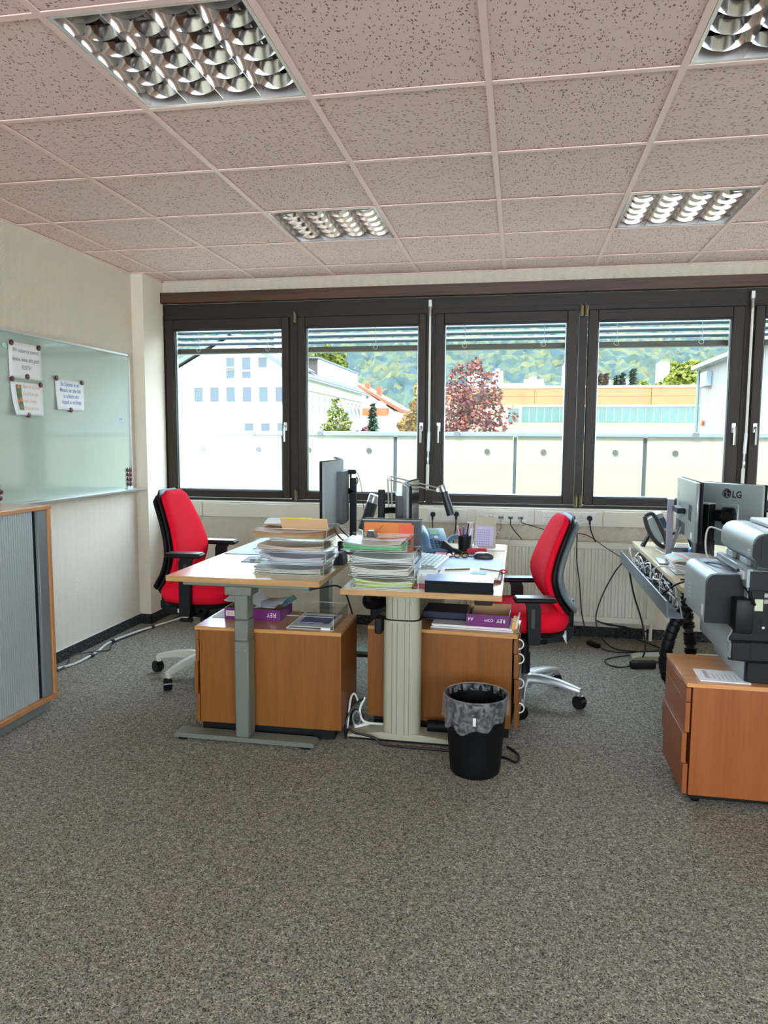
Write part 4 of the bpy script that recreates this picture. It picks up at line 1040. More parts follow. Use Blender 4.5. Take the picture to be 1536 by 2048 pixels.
obj('cup', MB().lathe([(0, 0), (.036, 0), (.042, .095), (.0395, .095), (.034, .004), (0, .004)], n=24), M_black, t)
pc = [((206, 40, 60), -.012, .012, 'red'), ((230, 230, 236), .016, -.004, 'white'), ((60, 80, 170), .0, -.016, 'blue'), ((226, 140, 50), .018, .014, 'orange'), ((30, 30, 60), .022, .004, 'dark blue'), ((180, 40, 50), -.02, -.006, 'dark red'), ((220, 220, 210), -.022, .01, 'cream'), ((24, 24, 24), .006, .02, 'black'), ((140, 60, 80), .0, .0, 'plum')]
for k, (c_, x, y, nm) in enumerate(pc):
    a = Vector((x*.5, y*.5, .006)); b = Vector((x*1.9+(.01 if k % 2 else -.006), y*1.8, .125+.012*(k % 4)))
    solo('pen', MB().cyl(a, b, .0045, n=8), mat('pen_'+nm.replace(' ', '_'), c_, .35), '%s pen standing in the black pen cup' % nm, 'pen', None, (-.315, 4.45, Z2+.005))
solo('ruler', MB().prism([(0, 0), (.035, 0), (.035, .17), (0, .17)], 'y', 0, .003, M=Matrix.Rotation(-.1, 4, 'X')), mat('pale_blue_card', (200, 206, 226), .4), 'pale upright bookmark card behind the pens', 'card', None, (-.305, 4.53, Z2+.0005))
solo('stapler', MB().prism([(-.07, 0), (.05, 0), (.055, .012), (.0, .03), (-.055, .075), (-.07, .07)], 'y', -.018, .018), M_black, 'black stapler leaning between phone and pen cup', 'stapler', None, (-.375, 4.36, Z2+.0005))
# calendar
t = thing('desk_calendar', 'standing card calendar behind the pen cup', 'calendar', (-.205, 4.60, Z2+.0005), -.12)
Mx = Matrix.Rotation(.22, 4, 'X')
obj('calendar_board', MB().prism([(-.065, 0), (.075, 0), (.068, .20), (-.058, .20)], 'y', 0, .003, M=Matrix.Rotation(-.22, 4, 'X')), mat('taupe_card', (186, 176, 152), .6), t)
obj('calendar_stand', MB().prism([(-.04, 0), (.05, 0), (.04, .17), (-.03, .17)], 'y', .08, .083, M=Matrix.Rotation(.22, 4, 'X')), mat('taupe_card', (186, 176, 152), .6), t)
obj('calendar_sheet', MB().prism([(-.052, .012), (.058, .012), (.056, .135), (-.050, .138)], 'y', -.003, -.001, M=Matrix.Rotation(-.22, 4, 'X')), mat('lilac_sheet', (196, 186, 214), .6), t)
cg = MB()
for a in range(6):
    for b in range(7): cg.box(-.044+.014*a, -.037+.014*a, -.0036, -.0031, .022+.0145*b, .026+.0145*b)
for v in cg.bm.verts: v.co = Matrix.Rotation(-.22, 3, 'X')@v.co
obj('calendar_print', cg, mat('violet_ink', (110, 96, 150), .6), t)
# phones
def phone(label, loc, rz, mbody, tilt=.5, handset_m=None, sc=1.0):
    t = thing('desk_phone', label, 'telephone', loc, rz)
    w, d = .085*sc, .11*sc
    M_ = Matrix.Rotation(tilt, 4, 'X'); M_.translation = Vector((0, -.01, .062))
    obj('phone_body', MB().box(-w, w, -d, d, -.012, .014, .008, M_, seg=2), mbody, t)
    obj('phone_foot', MB().prism([(-.07*sc, 0), (.085*sc, 0), (.07*sc, .085), (-.02, .045)], 'x', -w*.8, w*.8), M_black, t)
    obj('display', MB().box(-w*.15, w*.55, d*.42, d*.82, .0142, .016, 0, M_), mat('lcd_green', (170, 206, 170), .2), t)
    obj('navigation_key', MB().lathe([(0, 0), (.014, 0), (.014, .004), (0, .005)], (w*.2, d*.12, .0142), 18, M=M_), M_wplast, t)
    kb = MB()
    for a in range(3):
        for b in range(4): kb.box(-.002+.021*a, .012+.021*a, -d*.78+.019*b, -d*.78+.011+.019*b, .0142, .0185, 0, M_)
    for b in range(5): kb.box(-w*.30, -w*.14, -d*.8+.019*b, -d*.8+.007+.019*b, .0142, .017, 0, M_)
    obj('keypad', kb, mat('phone_keys', (28, 40, 56), .4), t)
    hs = MB()
    hs.rings([[M_@Vector((-w*.72+a_, yy, zz+b_)) for a_, b_ in ((-.022, -.006), (.022, -.006), (.024, .008), (.012, .016), (-.012, .016), (-.024, .008))] for yy, zz in ((-d*.98, .020), (-d*.93, .022), (-d*.62, .024), (-d*.5, .034), (0, .042), (d*.5, .034), (d*.62, .024), (d*.93, .022), (d*.98, .020))])
    obj('handset', hs, handset_m or mbody, t)
    return t
phone('blue grey desk phone facing the right chair on the middle desk', (-.505, 4.42, Z2+.0005), .35, mat('blue_grey_phone', (96, 134, 166), .4), .55)
# second handset beside
hs = MB(); hs.tube([(-.05, 0, .03), (-.035, 0, .055), (0, 0, .066), (.035, 0, .06), (.055, 0, .04)], .017, n=10)
solo('phone_handset', hs, mat('blue_grey_phone', (96, 134, 166), .4), 'blue grey handset behind the desk phone', 'telephone handset', None, (-.375, 4.60, Z2+.0))
sheets('notepad', 'red and white notepad in front of the desk phone', -.47, -.36, 4.17, 4.28, Z2+.0065, .008, mat('red_white_pad', (216, 70, 70), .4, var=(18, .5)), cat='notepad')
t = thing('phone_holder', 'chrome smartphone holder beside the keyboard', 'holder', (-.565, 3.80, Z2+.0005))
obj('holder_back', MB().rings([[Vector((x_*k, .0+.0, 0))+Vector((0, y_, z_)) for x_, y_ in ((.028, -.004), (.028, .004), (-.028, .004), (-.028, -.004))] for z_, k in ((.0, 1), (.035, 1.0), (.045, .7), (.055, .55), (.075, .8), (.088, .8), (.095, .4))]), M_steel, t)
obj('holder_base', B(-.04, .03, -.03, .04, 0, .012, .004), M_steel, t)
solo('desk_gadget', B(-.05, .04, -.04, .04, 0, .02, .006), M_black, 'black gadget at the foot of the chrome holder', 'gadget', None, (-.50, 3.70, Z2+.0005))
# papers at back of desk
solo('cream_board', B(-.11, .10, -.13, .13, 0, .004), mat('cream_mat', (216, 216, 196), .6), 'pale cream cutting mat at the far right corner of the middle desk', 'desk mat', None, (-.17, 4.62, Z2+.0005))

# ================================================================== ON THE PEDESTALS
def carton(label, loc, rz, w, d, h, words, upside=True, flap=False):
    t = thing('paper_carton', label, 'carton', loc, rz)
    c = MB(); th = .002
    c.box(-w/2, w/2, -d/2, -d/2+th, 0, h); c.box(-w/2, w/2, d/2-th, d/2, 0, h*1.25); c.box(-w/2, -w/2+th, -d/2+th, d/2-th, 0, h); c.box(w/2-th, w/2, -d/2+th, d/2-th, 0, h)
    obj('carton_walls', c, M_purple, t)
    obj('carton_lining', MB().box(-w/2+th, w/2-th, -d/2+th, d/2-th, 0, .002).box(-w/2+th, w/2-th, d/2-th-.0015, d/2-th-.0005, .002, h*1.24).box(-w/2+th, -w/2+th+.001, -d/2+th, d/2-.004, .002, h), M_kraft, t)
    for s, x, z, sz in words:
        text('lettering', s, sz, M_white, t, frame((-1, 0, 0), (0, 0, -1), (x, -d/2-.0008, z)) if upside else frame((1, 0, 0), (0, 0, 1), (x, -d/2-.0008, z)), 'LEFT', .95)
    return t
k1 = carton('purple paper box with loose sheets, on the left pedestal', (-1.29, 3.50, P1Z+.0005), 0, .29, .20, .058, [('REY', .125, .040, .03)])
obj('printed_label', B(-.138, -.07, -.1018, -.1008, .018, .045), mat('label_cream', (214, 204, 190), .6), k1)
ic = MB()
for q in range(3):
    x = -.125+.02*q; ic.tube([(x+.007*math.cos(a), -.102, .0315+.007*math.sin(a)) for a in [2*PI*w/6 for w in range(7)]], .0008, n=4, sub=2)
    ic.box(x-.001, x+.001, -.1023, -.1018, .027, .036)
obj('label_icon', ic, mat('label_grey', (130, 126, 110), .6), k1)
def curled(name, label, loc, rz, w, d, fn, m_=M_paper):
    return solo(name, MB().grid(lambda a, b: ((a-.5)*w, (b-.5)*d, fn(a, b)), 10, 6, .0015), m_, label, 'paper', None, loc, (0, 0, rz))
curled('loose_sheets', 'curled white sheets bulging out of the left purple box', (-1.33, 3.53, P1Z+.055), .1, .26, .17, lambda a, b: .055*math.sin(PI*min(1, a*1.15))**2*(.4+.6*b)+.035*(1-a)**3)
curled('loose_sheets', 'grey sheets at the right side inside the left purple box', (-1.215, 3.52, P1Z+.052), -.1, .15, .15, lambda a, b: .03*a+.018*math.sin(3*b), mat('grey_sheet', (196, 198, 200), .7))
curled('loose_sheets', 'teal sheet corner at the right end of the left purple box', (-1.15, 3.56, P1Z+.055), .5, .07, .10, lambda a, b: .035*a, mat('teal_sheet', (120, 170, 160), .6))
sheets('paper_sheets', 'white sheets under the left end of the purple box on the left pedestal', -1.51, -1.38, 3.42, 3.60, P1Z+.0005, .004, M_paper)
tt = letter_tray('empty looking acrylic tray holding a blue brochure on the left pedestal', -1.075, -.845, 3.29, 3.60, P1Z+.001, .062)
sheets('paper_sheets', 'white sheet under the blue brochure in the pedestal tray', -1.06, -.865, 3.31, 3.57, P1Z+.005, .004, M_paper)
t = thing('brochure', 'dark blue brochure with printed title in the pedestal tray', 'brochure', (-.962, 3.43, P1Z+.0095), 0)
obj('cover', B(-.075, .075, -.065, .085, 0, .003), mat('navy_print', (36, 44, 120), .35), t)
obj('title_print', MB().box(-.03, .02, .04, .05, .0032, .0036).box(-.04, .03, .058, .062, .0032, .0036), mat('pale_title', (130, 150, 200), .5), t)
obj('white_strip', B(-.075, .045, -.065, -.055, .0031, .0034), M_white, t)
obj('tray_foot', B(.055, .1, -.158, -.1545, .0, .010), M_paper, tt)
# right pedestal pile
M_pr = Matrix.Rotation(-.06, 4, 'Z')
for k, (dx, dy, w, lb, m_) in enumerate(((.0, 0, .40, 'lowest', M_paper2), (.0, .01, .385, 'second', M_paper), (-.01, .0, .375, 'third', M_paper2))):
    solo('board_sheet', B(-w/2, w/2, -.11, .11, 0, .0065, .001), m_, 'grey white board of the pile on the middle pedestal, %s' % lb, 'board', None, (-.20+dx, 3.60+dy, P2Z+.0005+.007*k), (0, 0, -.06))
carton('open purple paper box with brown inside on the middle pedestal', (-.125, 3.575, P2Z+.022), -.05, .205, .19, .060, [('REY', .085, .042, .026), ('COPY', .028, .040, .018), ('A4', -.068, .044, .024)])
t = thing('ring_file', 'dark navy ring file lying behind the oval column on the pedestal', 'binder', (-.335, 3.68, P2Z+.022), -.03)
obj('file_cover', MB().prism([(-.13, 0), (.105, 0), (.118, .012), (.13, .055), (.127, .055), (.10, .004), (-.13, .004)], 'y', -.1, .1), mat('navy_file', (22, 30, 62), .35), t)
obj('file_body', B(-.12, .098, -.095, .095, .004, .04, .003), mat('navy_file_body', (16, 22, 46), .5), t)
solo('envelope_bundle', MB().box(-.018, .0, -.06, .06, 0, .045, .001, Matrix.Rotation(.12, 4, 'Y')), mat('amber_envelope', (220, 168, 80), .6), 'amber envelope between the purple box and the drawer edge', 'envelope', None, (.004, 3.575, P2Z+.0015), (0, 0, -.06))
solo('envelope_bundle', MB().box(-.008, .002, -.08, .08, 0, .05, .001, Matrix.Rotation(.2, 4, 'Y')), M_paper2, 'white envelopes leaning at the right end of the middle pedestal', 'envelope', None, (.012, 3.62, P2Z+.0015), (0, 0, -.06))
kk = MB(); kk.tube([(0, 0, 0), (.008, 0, .010), (.018, .0, .008), (.022, 0, -.004)], .003, n=6); kk.box(.0, .012, -.004, .004, -.012, .004, .001)
solo('drawer_key', kk, M_steel, 'small key in the lock of the middle pedestal', 'key', None, (.006, 3.465, P2Z-.004))
# hanging cpu + cable hose between the pedestals
t = thing('computer_tower', 'black computer tower hanging in the gap between both pedestals', 'computer', (-.735, 4.05, .16))
obj('case', B(-.045, .055, -.2, .2, 0, .40, .006), M_black, t)
obj('front_grille', MB().box(-.03, .04, -.203, -.2, .05, .2).box(-.03, .04, -.203, -.2, .25, .27), M_dark, t)
obj('holder_bracket', B(-.05, .06, -.05, .05, .40, Z2-.16-.026, .003), M_slate, t)
def hose(label, pts, rad, n_rings, col=M_black):
    t = thing('cable_spine', label, 'cable sleeve', pts[0])
    P = [Vector(p) for p in pts]; Q = []
    for i in range(len(P)-1):
        a = P[max(i-1, 0)]; b = P[i]; c = P[i+1]; d = P[min(i+2, len(P)-1)]
        for k in range(12):
            s = k/12; Q.append(.5*((2*b)+(-a+c)*s+(2*a-5*b+4*c-d)*s*s+(-a+3*b-3*c+d)*s**3))
    Q.append(P[-1])
    L_ = [0]
    for a, b in zip(Q, Q[1:]): L_.append(L_[-1]+(b-a).length)
    o = P[0]
    inner = MB().tube([q-o for q in Q[::3]], rad*.72, n=8, sub=1); obj('inner_cables', inner, M_cable, t)
    k = 0
    for s in range(n_rings):
        tgt = L_[-1]*(s+.5)/n_rings
        while L_[k+1] < tgt: k += 1
        d = (Q[k+1]-Q[k]).normalized(); c = Q[k]-o; w = L_[-1]/n_rings*.34
        obj('spine_link', MB().cyl(c-d*w, c+d*w, rad*.9, rad*1.08, n=10), col, t)
    return t
hose('black ribbed cable sleeve hanging under the left end of the middle desk', [(-.665, 3.52, Z2-.05), (-.72, 3.54, .65), (-.735, 3.62, .60), (-.69, 3.74, .585), (-.66, 3.9, .60)], .030, 16)
hose('long black ribbed cable sleeve looping below the right desk', [(.79, 3.62, .64), (.745, 3.66, .52), (.735, 3.72, .35), (.78, 3.78, .235), (.85, 3.80, .25), (.875, 3.82, .38), (.86, 3.86, .56), (.86, 3.9, .68)], .030, 46)

# ================================================================== WASTE BIN
bx_, by_ = -.158, 3.105
t = thing('waste_bin', 'round black waste bin with a clear liner in front of the middle desk', 'waste bin', (bx_, by_, 0), 0)
obj('bin_body', MB().lathe([(0, 0), (.103, 0), (.108, .006), (.112, .05), (.135, .325), (.138, .33), (.138, .345), (.131, .345), (.129, .32), (.104, .012), (0, .012)], n=40), M_blackm, t)
M_liner = bpy.data.materials.new('bin_liner_film'); M_liner.use_nodes = True
n = M_liner.node_tree.nodes; L = M_liner.node_tree.links; b = n['Principled BSDF']; b.inputs['Base Color'].default_value = lin((206, 206, 204)); b.inputs['Roughness'].default_value = .22
tcl = n.new('ShaderNodeTexCoord'); nzl = n.new('ShaderNodeTexNoise'); nzl.inputs['Scale'].default_value = 38; nzl.inputs['Detail'].default_value = 4; nzl.inputs['Distortion'].default_value = 1.2; L.new(tcl.outputs['Object'], nzl.inputs['Vector'])
bpl = n.new('ShaderNodeBump'); bpl.inputs['Strength'].default_value = .9; bpl.inputs['Distance'].default_value = .01; L.new(nzl.outputs['Fac'], bpl.inputs['Height']); L.new(bpl.outputs[0], b.inputs['Normal'])
mrl = n.new('ShaderNodeMapRange'); mrl.inputs[1].default_value = .35; mrl.inputs[2].default_value = .68; mrl.inputs[3].default_value = .06; mrl.inputs[4].default_value = .34; L.new(nzl.outputs['Fac'], mrl.inputs[0])
trn = n.new('ShaderNodeBsdfTransparent'); mx = n.new('ShaderNodeMixShader'); L.new(mrl.outputs[0], mx.inputs[0])
L.new(trn.outputs[0], mx.inputs[1]); L.new(b.outputs[0], mx.inputs[2]); L.new(mx.outputs[0], n['Material Output'].inputs[0])
def linr():
    rs = []; N = 64; random.seed(3)
    ph = [random.uniform(0, 6) for _ in range(6)]
    for k, (rr, z) in enumerate(((.1285, .315), (.1295, .33), (.130, .342), (.136, .3505), (.142, .348), (.1435, .33), (.1425, .31), (.141, .27))):
        ring = []
        for i in range(N):
            a = 2*PI*i/N; w = .0012*math.sin(17*a+ph[0]+k)+.0011*math.sin(29*a+ph[1]-k)
            zz = z
            if k >= 5: zz -= (k-4)*.018*max(0, math.sin(a+PI+.45))**1.0*(1+.25*math.sin(9*a)) ; w += .0025*(k-4)*math.sin(13*a+ph[3])
            ring.append(Vector(((rr+w)*math.cos(a), (rr+w)*math.sin(a), zz)))
        rs.append(ring)
    return MB().rings(rs, False)
ln = obj('liner', linr(), M_liner, t, ang=70); random.seed(11)
obj('liner_tape', B(-.004, .008, -.1475, -.1465, .255, .29), M_paper2, t)

# ================================================================== RIGHT DESK THINGS
def flat_monitor(name, label, c, rz, w, h, mback, base_z):
    t = thing(name, label, 'monitor', c, rz)
    # local: back faces -y
    obj('screen_bezel', B(-w/2, w/2, .0, .014, -h/2, h/2, .003), M_blackm, t)
    obj('back_cover', B(-w/2+.003, w/2-.003, -.022, .0, -h/2+.003, h/2-.002, .008, seg=2), mback, t)
    obj('screen', B(-w/2+.012, w/2-.012, .0142, .015, -h/2+.018, h/2-.012), M_blackg, t)
    return t
# HP-like monitor: near edge at (.975..,4.15), far edge (.87,4.35)
hp = flat_monitor('flat_monitor', 'grey flat monitor at the far left of the right desk, seen from behind', (.945, 4.25, 1.075), math.radians(-42), .20*1.0, .325, M_silverp, Z3)
hp.location = (.903, 4.13, 1.082); hp.rotation_euler = (0, 0, math.radians(-92.9))
def rebuild(t, w, h):
    for ch in list(t.children):
        for v in ch.data.vertices:
            v.co.x *= w/.20; v.co.z *= h/.325
rebuild(hp, .62, .31)
# printed mark: slanted pale strokes
mk = MB()
for (a, b) in (((-.222, .045), (-.210, .085)), ((-.240, -.01), (-.228, .030))):
    mk.prism([(a[0], a[1]), (a[0]+.006, a[1]), (b[0]+.006, b[1]), (b[0], b[1])], 'y', -.0228, -.0222)
mk.prism([(-.245, .025), (-.235, .025), (-.228, .055), (-.238, .055)], 'y', -.0228, -.0222); mk.prism([(-.225, .030), (-.213, .030), (-.204, .060), (-.216, .060)], 'y', -.0228, -.0222)
obj('printed_mark', mk, mat('pale_mark', (226, 232, 226), .4), hp)
pn = MB(); pn.box(.12, .20, -.0230, -.0215, -.05, .03); obj('cable_hatch', pn, M_black, hp)
obj('connector_recess', B(-.26, .02, -.0232, -.0215, -.145, -.08), M_dark, hp)
obj('sticker', B(.20, .25, -.0232, -.0222, -.135, -.105), M_paper2, hp)
st = MB(); st.box(-.17-.02, -.17+.02, -.085, -.055, -.322, .032, .002)
M_post = mat('mauve_grey_post', (142, 136, 146), .4, metal=.2)
obj('stand_post', st, M_post, hp)
obj('stand_post_cap', B(-.193, -.147, -.088, -.052, .032, .038), M_alu2, hp)
obj('stand_arm', B(-.16, .02, -.062, -.022, -.03, .0, .004), M_black, hp)
obj('stand_base', B(-.26, -.06, -.13, -.03, -.3215, -.314, .002), M_post, hp)
cbl = MB()
for q in range(2): cbl.tube([(-.10+.06*q, -.03, -.11), (-.10+.05*q, -.05, -.17), (-.14+.02*q, -.06, -.24), (-.26+.02*q, -.075, -.29), (-.40, -.11, -.285)], .005, n=7)
obj('monitor_cable', cbl, M_cableg, hp)

lgm = flat_monitor('flat_monitor', 'squarish grey monitor with round emblem and black stand on the right desk', (1.13, 4.165, 1.045), math.radians(-51.2), .375, .345, M_silverp, Z3)
text('lettering', 'LG', .050, M_ink, lgm, frame((1, 0, 0), (0, 0, 1), (.008, -.0226, .098)), 'LEFT', .95, 0, .0012)
EX, EZ, K_ = -.024, .117, 1.35
em = MB(); em.cyl((EX, -.0226, EZ), (EX, -.0221, EZ), .0195*K_, n=28); obj('emblem_disc', em, M_ink, lgm)
em = MB()
em.box(EX-.0015*K_, EX+.0015*K_, -.0231, -.0227, EZ-.012*K_, EZ+.007*K_); em.box(EX-.0015*K_, EX+.007*K_, -.0231, -.0227, EZ-.012*K_, EZ-.009*K_)
em.cyl((EX-.008*K_, -.0231, EZ+.005*K_), (EX-.008*K_, -.0227, EZ+.005*K_), .0024*K_, n=10)
em.tube([(EX+.0155*K_*math.cos(a), -.0228, EZ+.0155*K_*math.sin(a)) for a in [math.radians(75+q*28.5) for q in range(11)]], .0009, n=4, sub=2)
em.box(EX+.005*K_, EX+.0158*K_, -.0231, -.0227, EZ-.0012*K_, EZ+.0012*K_)
obj('emblem_lines', em, M_silverp, lgm)
vp = MB(); vp.box(-.055, .055, -.030, -.022, -.075, .062, .004); obj('mount_plate', vp, M_silverp, lgm)
vp = MB(); vp.box(-.03, .045, -.055, -.030, -.055, .045, .008); vp.cyl((-.02, -.07, 0), (.05, -.045, 0), .022, n=14); vp.box(-.05, .0, -.085, -.05, -.03, .03, .004); obj('mount_joint', vp, M_black, lgm)
sd = MB(); sd.box(-.105, -.058, -.115, -.06, -.285, .060, .003); sd.box(-.115, -.05, -.13, -.055, -.285, -.13, .01); obj('stand_column', sd, M_black, lgm)
obj('stand_column_cap', B(-.125, -.060, -.118, -.058, .058, .065), M_alu2, lgm)
obj('stand_shroud', B(-.150, -.118, -.135, -.07, -.285, -.095, .010), mat('stand_grey', (106, 112, 110), .4, metal=.3), lgm)
obj('stand_foot', B(-.17, .03, -.15, -.02, -.2848, -.276, .002), M_black, lgm)
obj('lower_vent', B(.02, .10, -.0228, -.0215, -.125, -.10), M_slate, lgm)

pt = thing('desk_phone', 'grey desk phone with tall upright handset at the window end of the right desk', 'telephone', (.90, 4.88, Z3+.0005), 0)
obj('phone_body', MB().prism([(-.055, .205), (.0, .225), (.075, .06), (.06, .02), (.02, .03)], 'y', -.03, .12), M_silverp, pt)
obj('phone_foot', MB().prism([(-.11, 0), (-.09, 0), (-.045, .10), (.02, .03), (.05, 0), (.07, 0), (.06, .04), (-.03, .15)], 'y', .0, .06), M_black, pt)
hs = MB(); hs.tube([(-.085, -.05, .215), (-.105, -.05, .195), (-.088, -.05, .13), (-.05, -.05, .06), (.0, -.05, .015), (.035, -.05, .02), (.02, -.05, .075), (-.025, -.05, .17), (-.06, -.05, .218), (-.085, -.05, .215)], .013, n=8); obj('handset', hs, M_dark, pt)
obj('handset_inner', MB().prism([(-.09, .18), (-.075, .12), (-.04, .06), (.0, .03), (.012, .06), (-.03, .15), (-.06, .20)], 'y', -.046, -.036), M_silverp, pt)
obj('display', MB().prism([(-.018, .185), (.012, .197), (.040, .135), (.012, .125)], 'y', -.034, -.0301), mat('lcd_blue', (60, 84, 110), .2), pt)
kb = MB()
for a in range(3):
    for b in range(4): kb.box(.022+.012*a+.006*b, .029+.012*a+.006*b, -.033, -.0301, .105-.02*b, .112-.02*b)
obj('keypad', kb, M_dark, pt)
letter_tray('clear acrylic tray with magazines at the front of the right desk', .79, 1.03, 3.87, 4.10, Z3+.001, .05)
letter_tray('clear acrylic tray with white papers in the middle of the right desk', .87, 1.09, 4.30, 4.52, Z3+.001, .055)
sheets('paper_sheets', 'white papers in the rear acrylic tray of the right desk', .88, 1.08, 4.31, 4.51, Z3+.005, .02, mat('bluish_paper', (214, 226, 232), .6))
mg = thing('magazine', 'open printed magazine with teal and red stripes on the right desk', 'magazine', (.905, 3.985, Z3+.066))
obj('pages', MB().grid(lambda a, b: ((a-.5)*.25, (b-.5)*.2, .018*math.sin(PI*a)**.5+.004), 12, 3, .012), M_paper2, mg)
def strip_(x0, m_, nm):
    obj(nm, MB().grid(lambda a, b: ((x0+.035*a-.5)*.25 if False else x0+.014*a+.02*(1-b), (b-.5)*.19, .018*math.sin(PI*min(1, max(0, (x0+.014*a+.02*(1-b))/.25+.5)))**.5+.0046), 3, 8), m_, mg)
strip_(-.112, mat('teal_stripe', (120, 190, 190), .5), 'printed_stripe'); strip_(-.085, mat('salmon_stripe', (226, 150, 140), .5), 'printed_stripe')
tl = MB()
for k in range(8): tl.box(-.04, .10, -.08+.02*k, -.076+.02*k, .0225, .0232)
obj('text_lines', tl, mat('grey_print', (170, 174, 176), .6), mg)
sheets('magazine_pile', 'magazines under the open one on the right desk', .80, 1.02, 3.885, 4.085, Z3+.005, .046, M_paper, cat='magazines')
t = thing('stamp_box', 'blue plastic box with black base under the flat monitor', 'box', (1.03, 4.02+.42, Z3+.0005), -.1)
obj('box_lid', B(-.05, .05, -.03, .03, .03, .062, .006), mat('blue_plastic', (40, 104, 176), .35), t)
obj('box_base', B(-.048, .048, -.028, .028, 0, .0295, .004), M_black, t)
t = thing('desk_tape_stand', 'black arched gadget behind the mauve monitor post', 'gadget', (.985, 4.70, Z3+.0005), 0)
obj('arch', MB().tube([(-.055, 0, .0), (-.055, 0, .09), (-.035, 0, .115), (.025, 0, .115), (.05, 0, .08), (.075, 0, .0)], .008, n=8), M_black, t)
obj('arch_body', B(-.05, .06, -.03, .03, .0, .03, .004), M_dark, t); obj('arch_card', B(-.03, .04, -.032, -.03, .03, .055), M_paper, t)
sheets('paper_sheets', 'white papers beneath the squarish monitor on the right desk', 1.10, 1.40, 4.15, 4.60, Z3+.0005, .012, M_paper)
solo('pen', MB().cyl((-.07, 0, .005), (.07, .02, .005), .004, n=8), M_black, 'black pen at the front edge of the right desk', 'pen', None, (.86, 3.72, Z3+.001), (0, 0, -.2))

# cables in the open tray
random.seed(5)
for k in range(16):
    y = 4.95-.085*k; P = []
    zt = Z3-.10
    for q in range(7):
        P.append((.722+random.uniform(-.022, .028), y-.06*q+random.uniform(-.02, .02), zt+.045+random.uniform(-.035, .055)))
    mm = [M_cablew, M_cablew, M_cable, M_cableg][k % 4]
    solo('tangled_cable', MB().tube(P, random.choice((.0025, .0035, .004)), n=6, sub=4), mm, '%s cable in the tangle of the right desk cable tray' % ['white', 'white', 'black', 'grey'][k % 4], 'cable', 'tangled cables in the tray of the right desk')
solo('power_brick', B(-.022, .022, -.06, .06, 0, .03, .003), M_black, 'black power supply lying in the cable tray of the right desk', 'power supply', None, (.725, 3.95, Z3-.129))
solo('junction_box', B(-.02, .02, -.03, .03, 0, .025, .002), M_slate, 'small grey box lying on the cable tray of the right desk', 'box', None, (.735, 3.80, Z3-.05))
solo('white_cable', MB().tube([(.735, 4.0, Z3-.06), (.70, 3.93, Z3+.01), (.715, 3.86, Z3+.045), (.79, 3.80, Z3+.045), (.86, 3.68, Z3+.02)], .004, n=7), M_cablew, 'white cable arching over the front corner of the right desk', 'cable')
solo('black_cable', MB().tube([(.715, 3.72, Z3-.06), (.745, 3.62, Z3+.0), (.79, 3.56, Z3+.04), (.80, 3.42, .885), (.80, 3.30, .925), (.85, 3.16, .93), (.885, 3.02, .87), (.90, 2.955, .82)], .005, n=7), M_cable, 'black cable running over the printer side box to its back', 'cable')
solo('white_cable', MB().tube([(.93, 3.58, 1.03), (.895, 3.66, 1.035), (.88, 3.66, .98), (.885, 3.64, .90), (.91, 3.60, .87)], .004, n=7), M_cablew, 'white cable looping down behind the printer top', 'cable')

# ================================================================== PRINTER (stands on the right pedestal)
pr = thing('office_printer', 'large grey multifunction printer standing on the orange beech pedestal', 'printer', (0, 0, 0))
zp = P3Z
ya, yb = 2.985, 3.44
M_pg = mat('printer_side_grey', (150, 160, 160), .35, metal=.15)
M_pw = mat('printer_cream_top', (196, 202, 188), .35)
side = [(.885, zp+.0), (.885, zp+.085), (.822, zp+.09), (.822, zp+.175), (.83, zp+.19), (.845, zp+.225), (.872, zp+.25), (.885, zp+.275), (.885, .945), (1.34, .945), (1.34, zp)]
obj('printer_body', MB().prism(side, 'y', ya+.02, yb), M_pg, pr, ang=45)
obj('rear_panel', MB().prism([(a+.004 if a < 1 else a, b+(.001 if b <= zp else -.002)) for a, b in side], 'y', ya+.006, ya+.021), M_printd, pr, ang=45)
obj('base_cassette', B(.8925, 1.33, ya-.004, ya+.008, zp+.004, zp+.085, .003), M_printd, pr)
obj('tray_cassette', B(.8255, 1.33, ya-.022, ya+.008, zp+.092, zp+.170, .006), M_printd, pr)
obj('cassette_seam', MB().box(.895, .898, ya-.0235, ya-.020, zp+.094, zp+.168).box(.975, .978, ya-.0055, ya-.002, zp+.006, zp+.083), M_black, pr)
obj('cassette_corner', B(.8225, .836, ya-.018, ya+.10, zp+.098, zp+.166, .005), M_pg, pr)
obj('rear_bulge', B(.838, .905, ya-.012, ya+.12, .700, .835, .008, seg=2), M_printd, pr)
# side box
sb = [(.745, .722), (.745, .885), (.750, .903), (.762, .915), (.780, .919), (.885, .919), (.885, .722)]
obj('side_box', MB().prism(sb, 'y', 3.065, 3.43), M_pg, pr, ang=50)
obj('side_box_cover', MB().prism([(a+(.001 if a < .8 else 0), b-.001) for a, b in sb], 'y', 3.045, 3.064), M_printd, pr, ang=50)
obj('side_box_top', B(.79, .875, 3.07, 3.42, .919, .922), mat('box_top_grey', (146, 154, 158), .35), pr)
obj('side_label', B(.7445, .745, 3.08, 3.11, .742, .786), M_paper2, pr)
lm = MB()
for k in range(4): lm.box(.7443, .7449, 3.30, 3.35, .77+.018*k, .772+.018*k)
obj('embossed_mark', lm, M_pw, pr)
obj('output_rail', B(.868, .886, 3.02, 3.43, .905, .935, .002), M_alu2, pr)
obj('output_roller', MB().cyl((.862, 3.06, .935), (.862, 3.38, .935), .007, n=10), M_black, pr)
obj('shelf_ledge', B(.876, .90, ya+.01, yb, .878, .952, .003), M_pg, pr)
